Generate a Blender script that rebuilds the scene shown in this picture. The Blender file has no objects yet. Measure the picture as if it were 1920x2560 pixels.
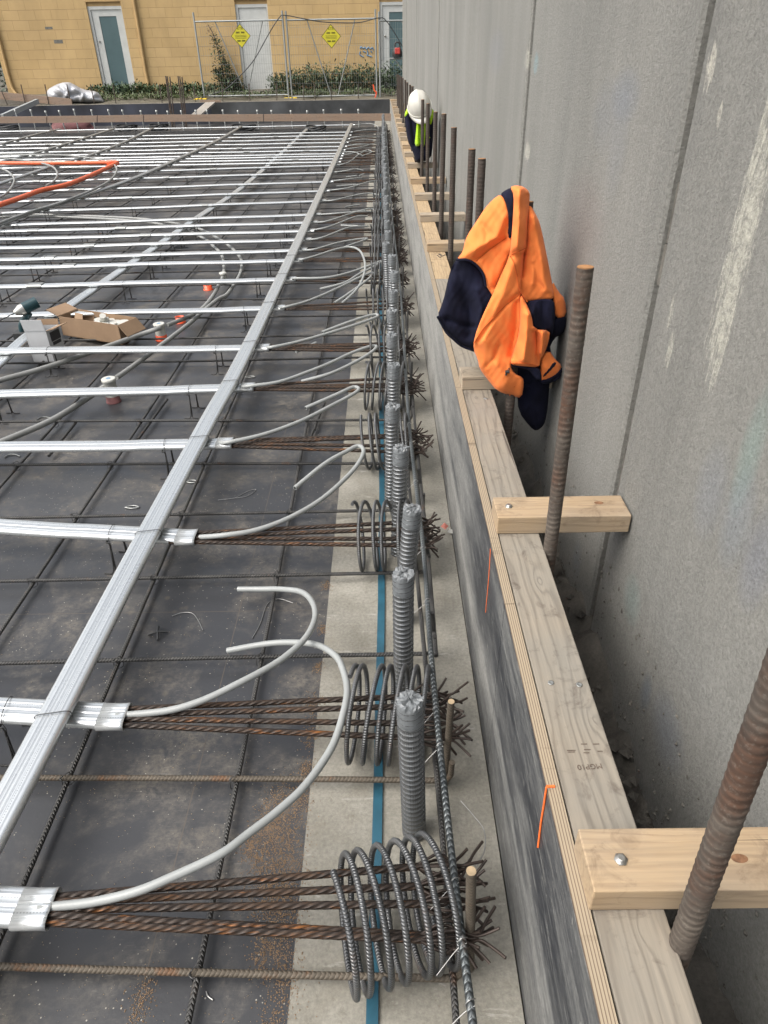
import bpy, math, random
import numpy as np
from mathutils import Vector, Matrix, geometry
random.seed(7); rng = np.random.default_rng(11)
S = bpy.context.scene
COL = S.collection
R = math.radians

# ------------------------------------------------------------------ camera
F_PX, CAM_H = 1725.0, 1.39          # focal length in photo pixels (1920 x 2560), eye height above the deck
def _n(v): v = np.array(v, float); return v/np.linalg.norm(v)
_Y = _n((952-960, 1280-149, -F_PX)); _D = np.array((1012-960, 1280-3950, -F_PX), float)
_D -= _Y*np.dot(_D, _Y); _Z = -_n(_D); _X = np.cross(_Y, _Z)
RW = np.array([_X, _Y, _Z])         # camera -> world
EYE = np.array([0, 0, CAM_H])
cam_d = bpy.data.cameras.new('camera'); cam = bpy.data.objects.new('camera', cam_d); COL.objects.link(cam)
M4 = Matrix([[*RW[0], 0], [*RW[1], 0], [*RW[2], CAM_H], [0, 0, 0, 1]])
cam.matrix_world = M4
cam_d.sensor_fit = 'VERTICAL'; cam_d.sensor_height = 24; cam_d.lens = 24*F_PX/2560
cam_d.clip_start = 0.02; cam_d.clip_end = 2000
S.camera = cam
def _ray(px, py): return RW @ np.array([px-960, -(py-1280), -F_PX])/F_PX
def atz(px, py, z): r = _ray(px, py); return EYE + r*(z-CAM_H)/r[2]
def atx(px, py, x): r = _ray(px, py); return EYE + r*x/r[0]
def aty(px, py, y): r = _ray(px, py); return EYE + r*y/r[1]

# ------------------------------------------------------------------ light
SUN_EL, SUN_AZ = 52, 246            # overcast: one broad soft sun from behind and left of the viewer
W = bpy.data.worlds.new('World'); S.world = W; W.use_nodes = True
nt = W.node_tree; bg = nt.nodes['Background']
sky = nt.nodes.new('ShaderNodeTexSky'); sky.sky_type = 'NISHITA'; sky.sun_disc = False
sky.sun_elevation = R(SUN_EL); sky.sun_rotation = R(SUN_AZ); sky.dust_density = 6.0; sky.air_density = 1.2; sky.ozone_density = 0.6
hs = nt.nodes.new('ShaderNodeHueSaturation'); hs.inputs['Saturation'].default_value = .42   # overcast: a nearly neutral sky
nt.links.new(sky.outputs[0], hs.inputs['Color']); nt.links.new(hs.outputs[0], bg.inputs[0]); bg.inputs[1].default_value = 0.15
sd = bpy.data.lights.new('sun', 'SUN'); sd.energy = 0.95; sd.angle = R(48); sd.color = (1, .965, .92)
so = bpy.data.objects.new('sun', sd); COL.objects.link(so)
_sv = Vector((math.sin(R(SUN_AZ))*math.cos(R(SUN_EL)), math.cos(R(SUN_AZ))*math.cos(R(SUN_EL)), math.sin(R(SUN_EL))))
so.rotation_euler = _sv.to_track_quat('Z', 'Y').to_euler(); so.location = (-4, -4, 9)
S.view_settings.view_transform = 'Standard'; S.view_settings.look = 'None'
S.view_settings.exposure = 0.80; S.view_settings.gamma = 1; S.view_settings.use_curve_mapping = False

# ------------------------------------------------------------------ node helper
class G:
    def __init__(s, name, rough=.6, metal=0.0, spec=.5):
        s.m = bpy.data.materials.new(name); s.m.use_nodes = True
        s.t = s.m.node_tree; s.b = s.t.nodes['Principled BSDF']
        s.b.inputs['Roughness'].default_value = rough; s.b.inputs['Metallic'].default_value = metal
        s.b.inputs['Specular IOR Level'].default_value = spec
        s.tc = s.t.nodes.new('ShaderNodeTexCoord')
    def put(s, node, i, v):
        if isinstance(v, bpy.types.NodeSocket): s.t.links.new(v, node.inputs[i])
        elif v is not None: node.inputs[i].default_value = v
    def co(s, scale=(1, 1, 1), kind='Object', rot=(0, 0, 0), loc=(0, 0, 0)):
        m = s.t.nodes.new('ShaderNodeMapping'); s.t.links.new(s.tc.outputs[kind], m.inputs[0])
        m.inputs['Scale'].default_value = scale; m.inputs['Rotation'].default_value = rot; m.inputs['Location'].default_value = loc
        return m.outputs[0]
    def noise(s, co, scale=5, detail=4, rough=.55, dist=0):
        n = s.t.nodes.new('ShaderNodeTexNoise'); s.put(n, 'Vector', co); n.inputs['Scale'].default_value = scale
        n.inputs['Detail'].default_value = detail; n.inputs['Roughness'].default_value = rough; n.inputs['Distortion'].default_value = dist
        return n.outputs['Fac']
    def vor(s, co, scale=5, feat='F1', out='Distance'):
        n = s.t.nodes.new('ShaderNodeTexVoronoi'); s.put(n, 'Vector', co); n.inputs['Scale'].default_value = scale; n.feature = feat
        return n.outputs[out]
    def ma(s, op, a, b=None, c=None, clamp=False):
        n = s.t.nodes.new('ShaderNodeMath'); n.operation = op; n.use_clamp = clamp
        for i, v in enumerate((a, b, c)):
            if v is not None: s.put(n, i, v)
        return n.outputs[0]
    def sep(s, co):
        n = s.t.nodes.new('ShaderNodeSeparateXYZ'); s.put(n, 0, co); return n.outputs
    def ramp(s, f, stops):
        n = s.t.nodes.new('ShaderNodeMapRange') if False else s.t.nodes.new('ShaderNodeValToRGB')
        s.put(n, 0, f); cr = n.color_ramp
        while len(cr.elements) < len(stops): cr.elements.new(.5)
        for e, (p, c) in zip(cr.elements, stops):
            e.position = p; e.color = (*((c, c, c) if isinstance(c, (int, float)) else c), 1)
        return n.outputs[0]
    def mix(s, f, a, b, mode='MIX'):
        n = s.t.nodes.new('ShaderNodeMix'); n.data_type = 'RGBA'; n.blend_type = mode
        s.put(n, 0, f)
        for i, v in ((6, a), (7, b)):
            if isinstance(v, (tuple, list)): v = (*v[:3], 1)
            s.put(n, i, v)
        return n.outputs[2]
    def bump(s, h, strength=.3, dist=.01, normal=None):
        n = s.t.nodes.new('ShaderNodeBump'); s.put(n, 'Height', h); n.inputs['Strength'].default_value = strength
        n.inputs['Distance'].default_value = dist
        if normal is not None: s.put(n, 'Normal', normal)
        return n.outputs[0]
    def out(s, col=None, rough=None, normal=None, metal=None):
        if col is not None:
            if isinstance(col, (tuple, list)): col = (*col[:3], 1)
            s.put(s.b, 'Base Color', col)
        if rough is not None: s.put(s.b, 'Roughness', rough)
        if normal is not None: s.put(s.b, 'Normal', normal)
        if metal is not None: s.put(s.b, 'Metallic', metal)
        return s.m

def mat_plain(name, c, rough=.6, metal=0., var=.18, sc=25, bump=.08):
    g = G(name, rough, metal); co = g.co()
    n = g.noise(co, sc, 5)
    lo = tuple(x*(1-var) for x in c); hi = tuple(min(1, x*(1+var)) for x in c)
    return g.out(g.ramp(n, [(.3, lo), (.7, hi)]), normal=g.bump(g.noise(co, sc*5, 3), bump, .002))

def mat_deck():
    g = G('black_formply_deck', .42); co = g.co()
    base = g.ramp(g.noise(co, 1.1, 6, .6), [(.3, (.027, .0285, .032)), (.55, (.042, .0435, .047)), (.8, (.070, .070, .070))])
    dust = g.ramp(g.noise(co, 3.2, 8, .68, .4), [(.46, 0), (.66, 1)])
    d2 = g.ramp(g.noise(co, 17, 8, .75, .8), [(.36, 0), (.56, 1)])
    f = g.ma('MULTIPLY', g.ma('MULTIPLY', dust, d2), .85)
    grain = g.ramp(g.noise(co, 75, 7, .85, .3), [(.40, .22), (.56, 1)])
    f = g.ma('MULTIPLY', f, grain)
    c = g.mix(f, base, (.19, .17, .14))
    blot = g.ramp(g.vor(g.co(), 17), [(.10, 1), (.2, 0)])
    blot = g.ma('MULTIPLY', blot, g.ramp(g.noise(co, 2.2, 3), [(.5, 0), (.62, .5)]))
    c = g.mix(blot, c, (.12, .105, .08))
    scr = g.ramp(g.noise(g.co((30, 260, 1), rot=(0, 0, .5)), 1, 3, .6, .3), [(.60, 0), (.68, .45)])
    c = g.mix(g.ma('MULTIPLY', scr, dust), c, (.22, .21, .19))
    spk = g.ramp(g.vor(g.co(), 58), [(.06, 1), (.10, 0)])
    spk = g.ma('MULTIPLY', spk, g.ramp(g.noise(co, 1.7, 5, .7), [(.38, 0), (.50, 1)]))
    c = g.mix(spk, c, (.36, .34, .29))
    sp2 = g.ramp(g.noise(co, 95, 4, .8), [(.64, 0), (.70, .5)])
    c = g.mix(g.ma('MULTIPLY', sp2, g.ramp(g.noise(g.co(loc=(4, 2, 0)), 2.6, 5, .7), [(.42, 0), (.58, 1)])), c, (.24, .225, .195))
    xs = g.sep(g.co())
    fac = None
    for ax, pos, per in ((0, -.455, 1.2), (1, 1.585, 2.4)):
        d = g.ma('ABSOLUTE', g.ma('SUBTRACT', g.ma('PINGPONG', g.ma('SUBTRACT', xs[ax], pos), per/2), 0))
        l = g.ma('LESS_THAN', d, .0012)
        fac = l if fac is None else g.ma('MAXIMUM', fac, l)
    c = g.mix(g.ma('MULTIPLY', fac, .8), c, (.09, .075, .06))
    edge = g.ramp(xs[0], [(0, 0), (1, 0)])
    r = g.ramp(g.noise(co, 4, 6, .6), [(.3, .3), (.7, .5)])
    r = g.ma('ADD', r, g.ma('MULTIPLY', f, .5))
    return g.out(c, r, g.bump(g.noise(co, 60, 5, .6), .12, .004))

def mat_concrete(name, lo, hi, sc=4, spots=True, bumps=.35):
    g = G(name, .88); co = g.co()
    a = g.noise(co, sc, 8, .62, .2)
    c = g.ramp(a, [(.28, lo), (.72, hi)])
    fine = g.ramp(g.noise(co, 120, 4, .7), [(.3, .72), (.65, 1.08)])
    c = g.mix(1, c, fine, 'MULTIPLY')
    if spots:
        sp = g.ramp(g.noise(co, 38, 6, .75, .3), [(.57, 0), (.70, .6)])
        c = g.mix(sp, c, (.12, .105, .08))
        st = g.ramp(g.noise(co, 7, 6, .7, .5), [(.52, 0), (.75, .5)])
        c = g.mix(st, c, (.17, .15, .115))
        wt = g.ramp(g.noise(g.co((3, 14, 1)), 1.6, 7, .75, .4), [(.60, 0), (.68, .55)])
        c = g.mix(wt, c, (.46, .45, .41))
    return g.out(c, normal=g.bump(g.noise(co, 160, 4, .7), bumps, .003))

def mat_formface():
    g = G('worn_formply_face', .5); co = g.co()
    st = g.noise(g.co((6, 1.1, 6)), 1.7, 8, .6, .5)
    fine = g.noise(g.co((90, 7, 90)), 1.5, 6, .8, .4)
    f = g.ma('ADD', g.ma('MULTIPLY', st, .72), g.ma('MULTIPLY', fine, .38))
    z = g.sep(g.co())[2]; y = g.sep(g.co())[1]
    # b1: bare worn band near the foot; b2: paler farther along the board
    b1 = g.ramp(g.ma('ABSOLUTE', g.ma('SUBTRACT', z, .16)), [(.03, .13), (.11, 0)])
    b2 = g.ramp(g.ma('MULTIPLY', g.ma('ADD', y, 9), .2), [(.26, 0), (.62, .26)])
    f = g.ma('ADD', f, g.ma('ADD', b1, b2))
    c = g.ramp(f, [(.47, (.028, .031, .037)), (.56, (.062, .065, .069)), (.66, (.15, .152, .147)), (.86, (.29, .287, .268))])
    scr = g.ramp(g.noise(g.co((300, 14, 300)), 1, 2, .6), [(.60, 0), (.70, .55)])
    c = g.mix(scr, c, (.30, .30, .28))
    s2 = g.ramp(g.noise(g.co((420, 9, 420), rot=(.03, 0, 0)), 1, 2, .5), [(.675, 0), (.69, .7)])
    c = g.mix(s2, c, (.36, .355, .33))
    s3 = g.ramp(g.noise(g.co((380, 12, 380), rot=(-.05, 0, 0), loc=(2, 3, 1)), 1, 2, .5), [(.30, .8), (.315, 0)])
    c = g.mix(s3, c, (.02, .022, .026))
    c = g.mix(1, c, g.ramp(g.noise(co, 130, 5, .8), [(.35, .72), (.62, 1.14)]), 'MULTIPLY')
    spl = g.ramp(g.noise(co, 34, 5, .75, .4), [(.64, 0), (.69, .6)])
    c = g.mix(spl, c, (.30, .295, .27))
    return g.out(c, g.ramp(f, [(.5, .5), (.7, .8)]), g.bump(fine, .35, .002))

def mat_wall():
    g = G('precast_wall_concrete', .92); co = g.co()
    a = g.noise(g.co((1, 1, .35)), 1.8, 7, .6, .2)
    c = g.ramp(a, [(.25, (.186, .186, .172)), (.5, (.228, .227, .209)), (.75, (.275, .272, .250))])
    vs = g.ramp(g.noise(g.co((1, 9, .25)), 1.3, 5, .6, .3), [(.48, 0), (.85, .28)])
    c = g.mix(vs, c, (.34, .338, .312))
    vd = g.ramp(g.noise(g.co((1, 5, .18), loc=(0, 7, 3)), 1.2, 5, .6, .3), [(.5, 0), (.85, .35)])
    c = g.mix(vd, c, (.15, .152, .148))
    x = g.sep(co)
    # old paint and slurry smears: (y, z, half-width y, half-height z, colour, strength, patchy)
    for (cy, cz, ry, rz, col, k, hard) in SMEARS:
        dy = g.ma('DIVIDE', g.ma('SUBTRACT', x[1], cy-9), ry); dz = g.ma('DIVIDE', g.ma('SUBTRACT', x[2], cz), rz)
        d = g.ma('ADD', g.ma('MULTIPLY', dy, dy), g.ma('MULTIPLY', dz, dz))
        m = g.ma('SUBTRACT', 1.0, d, clamp=True)
        if hard:
            nz = g.noise(g.co((1, 75, 11)), 1.5, 7, .8, .2)
            m = g.ramp(g.ma('ADD', g.ma('MULTIPLY', m, .38), nz), [(.72, 0), (.80, 1)])
            m = g.ma('MULTIPLY', m, g.ramp(g.noise(co, 55, 6, .85), [(.40, .25), (.56, 1)]))
        m = g.ma('MULTIPLY', m, k if hard else k*.5)
        c = g.mix(m, c, col)
    pit = g.ramp(g.vor(co, 26), [(.03, .75), (.06, 0)])
    pit = g.ma('MULTIPLY', pit, g.ramp(g.noise(co, 8, 2), [(.5, 0), (.56, 1)]))
    c = g.mix(pit, c, (.07, .07, .065))
    fine = g.noise(co, 150, 5, .78)
    c = g.mix(1, c, g.ramp(fine, [(.32, .68), (.62, 1.11)]), 'MULTIPLY')
    h = g.ma('ADD', fine, g.ma('MULTIPLY', g.noise(co, 60, 3, .6), .5))
    return g.out(c, normal=g.bump(h, .9, .006))

def mat_timber(name, light, dark, axis=1, grey=None, knots=(), freq=95, stain=(.10, .075, .05), gs=.5):
    g = G(name, .78); co = g.co()
    sc = [1, 1, 1]; sc[axis] = .12
    warp = g.noise(g.co(tuple(sc)), 16, 4, .5)
    x = g.sep(co); o = [i for i in (0, 1, 2) if i != axis]
    u = g.ma('ADD', x[o[0]], g.ma('MULTIPLY', x[o[1]], .7))
    u = g.ma('ADD', u, g.ma('MULTIPLY', warp, .11))
    for (ka, ku, r, amp) in knots:      # along, across, radius
        da = g.ma('MULTIPLY', g.ma('SUBTRACT', x[axis], ka), .45/r); du = g.ma('MULTIPLY', g.ma('SUBTRACT', x[o[0]], ku), 1/r)
        d = g.ma('SQRT', g.ma('ADD', g.ma('MULTIPLY', da, da), g.ma('MULTIPLY', du, du)))
        u = g.ma('ADD', u, g.ma('MULTIPLY', g.ma('EXPONENT', g.ma('MULTIPLY', d, -1.1)), amp))
    w = g.ma('MULTIPLY', g.ma('ADD', g.ma('SINE', g.ma('MULTIPLY', u, freq*6.283)), 1), .5)
    w = g.ma('POWER', w, 3.0)
    c = g.mix(g.ma('MULTIPLY', g.ma('MULTIPLY', w, g.ramp(g.noise(co, 9, 3), [(.3, .4), (.7, 1)])), gs), light, dark)
    sf = [220, 220, 220]; sf[axis] = 6
    fib = g.ramp(g.noise(g.co(tuple(sf)), 1, 3, .6), [(.3, .76), (.7, 1.1)])
    c = g.mix(1, c, fib, 'MULTIPLY')
    if grey is not None:
        gm = g.ramp(g.noise(co, 5, 5, .6), [(.35, .25), (.7, .85)])
        c = g.mix(gm, c, grey)
    st = g.ramp(g.noise(co, 21, 6, .7, .6), [(.55, 0), (.72, .65)])
    c = g.mix(st, c, stain)
    crk = [150, 150, 150]; crk[axis] = 2.2
    ck = g.ramp(g.noise(g.co(tuple(crk)), .8, 2, .5), [(.295, .7), (.31, 0)])
    c = g.mix(ck, c, (.035, .025, .02))
    return g.out(c, normal=g.bump(g.ma('ADD', w, g.noise(g.co(tuple(sf)), 1, 3)), .22, .0015))

def mat_plyedge():
    g = G('ply_edge_laminations', .8); x = g.sep(g.co())
    w = g.ma('FRACT', g.ma('MULTIPLY', g.ma('ADD', x[0], g.ma('MULTIPLY', g.noise(g.co((1, 3, 1)), 3, 2), .0016)), 245))
    c = g.ramp(w, [(.30, (.33, .27, .19)), (.45, (.12, .085, .06)), (.58, (.13, .09, .06)), (.72, (.32, .26, .18))])
    st = g.ramp(g.noise(g.co((1, 6, 1)), 3, 4, .7), [(.60, 0), (.72, .7)])
    c = g.mix(st, c, (.10, .07, .045))
    return g.out(c, normal=g.bump(w, .3, .001))

def mat_galv(name='galvanised_sheet', base=(.60, .625, .63), rough=.30, dark=.72):
    g = G(name, rough, .72); co = g.co()
    n = g.noise(g.co((55, 1.2, 1), 'UV'), 1.0, 5, .6)
    c = g.ramp(n, [(.3, tuple(x*dark for x in base)), (.55, base), (.8, tuple(min(1, x*1.2) for x in base))])
    sp = g.vor(g.co(), 130, 'F1', 'Color')
    spl = g.sep(sp)[0]
    r = g.ma('ADD', g.ma('MULTIPLY', spl, .07), g.ma('ADD', g.ma('MULTIPLY', n, .2), rough-.12))
    uv = g.sep(g.co(kind='UV'))
    # lock-seam stitches down the middle of the top face
    m = g.ma('LESS_THAN', g.ma('ABSOLUTE', g.ma('SUBTRACT', uv[0], .29)), .016)
    stitch = g.ma('MULTIPLY', m, g.ma('LESS_THAN', g.ma('FRACT', g.ma('MULTIPLY', uv[1], 170)), .45))
    c = g.mix(g.ma('MULTIPLY', stitch, .5), c, (.12, .13, .14))
    dirt = g.ramp(g.noise(co, 30, 5, .75), [(.66, 0), (.78, .35)])
    c = g.mix(dirt, c, (.3, .29, .27))
    return g.out(c, r, g.bump(g.ma('ADD', g.ma('MULTIPLY', g.noise(co, 9, 2), .8), stitch), .08, .0015))

def mat_bar(name, c0, c1, rough=.5, metal=.55, pitch=.0085, k=.9, slant=.25, rust=.0, rustc=(.20, .085, .03)):
    """deformed bar: ribs come from the sweep's own UVs (u round, v metres)"""
    g = G(name, rough, metal); uv = g.sep(g.co(kind='UV')); co = g.co()
    tri = g.ma('ABSOLUTE', g.ma('SUBTRACT', g.ma('FRACT', g.ma('MULTIPLY', uv[0], 2)), .5))
    v = g.ma('ADD', g.ma('DIVIDE', uv[1], pitch), g.ma('MULTIPLY', tri, slant*4))
    w = g.ma('POWER', g.ma('MULTIPLY', g.ma('ADD', g.ma('SINE', g.ma('MULTIPLY', v, 6.283)), 1), .5), 2.2)
    n = g.noise(co, 14, 6, .65)
    c = g.ramp(n, [(.3, c0), (.7, c1)])
    if rust > 0:
        rf = g.ramp(g.noise(g.co((1, 1, 1), loc=(3, 1, 2)), 9, 7, .7), [(.62-rust*.22, 0), (.78-rust*.22, .85)])
        c = g.mix(rf, c, rustc)
    c = g.mix(g.ma('MULTIPLY', g.ma('SUBTRACT', 1, w), .42), c, tuple(x*.38 for x in c0))  # valleys between ribs coloured darker, painted shade that makes the ribs stand out
    dust = g.ramp(g.noise(co, 160, 3, .7), [(.55, 0), (.75, .28)])
    c = g.mix(dust, c, (.30, .28, .24))
    return g.out(c, normal=g.bump(w, k, .0022))

def mat_strand():
    g = G('rusty_strand', .55, .35); co = g.co(); uv = g.sep(g.co(kind='UV'))
    n = g.noise(g.co((3, 14, 14)), 3, 6, .7)
    c = g.ramp(n, [(.32, (.022, .017, .014)), (.5, (.048, .034, .026)), (.64, (.085, .048, .027))])
    rf = g.ramp(g.noise(g.co((5, 30, 30), loc=(1, 4, 0)), 2.2, 5, .7), [(.56, 0), (.68, .85)])
    c = g.mix(rf, c, (.25, .095, .022))
    gr = g.ma('ABSOLUTE', g.ma('COSINE', g.ma('MULTIPLY', g.ma('SUBTRACT', uv[0], g.ma('DIVIDE', uv[1], .13)), 3*6.283)))
    c = g.mix(g.ramp(gr, [(.05, .9), (.5, 0)]), c, (.008, .007, .006))  # grooves between the twisted wires coloured near black, shade painted in
    return g.out(c, g.ramp(n, [(.3, .42), (.7, .75)]), g.bump(gr, .8, .002))

def mat_cloth(name, c, var=.1, rough=.9, bump=.25):
    g = G(name, rough, 0, .25); co = g.co()
    g.b.inputs['Sheen Weight'].default_value = .08 if c[0] > .1 else 0.0
    n = g.noise(co, 16, 4, .5)
    col = g.ramp(n, [(.3, tuple(x*(1-var) for x in c)), (.7, tuple(min(1, x*(1+var)) for x in c))])
    h = g.ma('ADD', g.noise(co, 900, 2, .5), g.ma('MULTIPLY', g.noise(co, 45, 3, .5), 1.6))
    return g.out(col, normal=g.bump(h, bump, .0025))

def mat_block():
    g = G('yellow_painted_block', .8)
    n = g.t.nodes.new('ShaderNodeTexBrick'); s = g.co((1, 1, 1), rot=(R(90), 0, 0))
    x = g.sep(g.co()); cb = g.t.nodes.new('ShaderNodeCombineXYZ'); g.put(cb, 0, x[0]); g.put(cb, 1, x[2])
    g.put(n, 'Vector', cb.outputs[0])
    n.offset = .5; n.squash = 1
    n.inputs['Scale'].default_value = 1; n.inputs['Brick Width'].default_value = .47; n.inputs['Row Height'].default_value = .238
    n.inputs['Mortar Size'].default_value = .004; n.inputs['Mortar Smooth'].default_value = .6
    n.inputs['Color1'].default_value = (.53, .37, .175, 1); n.inputs['Color2'].default_value = (.485, .335, .152, 1)
    n.inputs['Mortar'].default_value = (.36, .24, .115, 1)
    wash = g.ramp(g.noise(g.co((1, 1, .5)), .9, 6, .65, .3), [(.3, .80), (.7, 1.08)])
    c = g.mix(1, n.outputs[0], wash, 'MULTIPLY')
    st = g.ramp(g.noise(g.co((1, 1, 1)), 3.5, 6, .75, .4), [(.62, 0), (.78, .5)])
    c = g.mix(st, c, (.36, .24, .12))
    low = g.ramp(x[2], [(.05, .5), (.4, 0)])
    c = g.mix(g.ma('MULTIPLY', low, g.noise(g.co(), 5, 5)), c, (.22, .16, .09))
    h = g.ma('SUBTRACT', g.ma('MULTIPLY', g.noise(g.co(), 40, 4), .25), n.outputs['Fac'])
    return g.out(c, normal=g.bump(h, .6, .02))

def mat_leaf(name, a, b):
    g = G(name, .6); n = g.noise(g.co(), 4, 4, .7)
    m = g.ramp(g.vor(g.co(), 24, 'F1', 'Color'), [(0, 0), (1, 1)])
    return g.out(g.mix(g.ma('ADD', g.ma('MULTIPLY', n, .7), g.ma('MULTIPLY', m, .3)), a, b))

def _wy(px, py): p = atx(px, py, .535); return p[1], p[2]
SMEARS = []
for (px, py, ry, rz, col, k, hard) in [
    (1838, 640, .062, .30, (.50, .49, .42), .85, 1), (1800, 860, .022, .13, (.50, .49, .42), .8, 1),
    (1890, 360, .02, .16, (.50, .49, .42), .7, 1),
    (1770, 165, .026, .055, (.52, .50, .43), .9, 1), (1792, 290, .012, .03, (.52, .50, .43), .8, 1),
    (1672, 780, .016, .05, (.48, .47, .40), .8, 1), (1668, 880, .02, .05, (.48, .47, .40), .8, 1),
    (1334, 158, .07, .05, (.22, .34, .36), .7, 1), (1318, 150, .08, .05, (.50, .49, .42), .6, 1),
    (1313, 380, .08, .05, (.52, .50, .43), .8, 1),
    (1553, 240, .12, .06, (.15, .19, .27), .5, 0), (1505, 290, .13, .09, (.17, .20, .26), .3, 0),
    (1535, 370, .08, .12, (.17, .20, .26), .3, 0), (1240, 130, .3, .1, (.18, .20, .26), .35, 0),
    (1440, 570, .28, .16, (.22, .15, .14), .5, 0), (1400, 700, .2, .2, (.16, .12, .12), .4, 0),
    (1870, 1130, .035, .12, (.22, .40, .36), .5, 0), (1835, 1300, .05, .1, (.18, .24, .32), .45, 0),
    (1770, 1230, .06, .10, (.18, .22, .30), .4, 0), (1575, 1500, .06, .07, (.16, .28, .27), .5, 0),
    (1609, 1735, .03, .06, (.07, .11, .17), .8, 0), (1660, 1830, .09, .09, (.09, .12, .18), .65, 0),
    (1435, 1400, .05, .07, (.10, .13, .20), .5, 0), (1890, 1400, .05, .10, (.13, .16, .26), .5, 0),
    (1540, 1640, .5, .09, (.10, .098, .088), .6, 0)]:
    cy, cz = _wy(px, py); SMEARS.append((cy, cz, ry, rz, col, k, hard))

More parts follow.
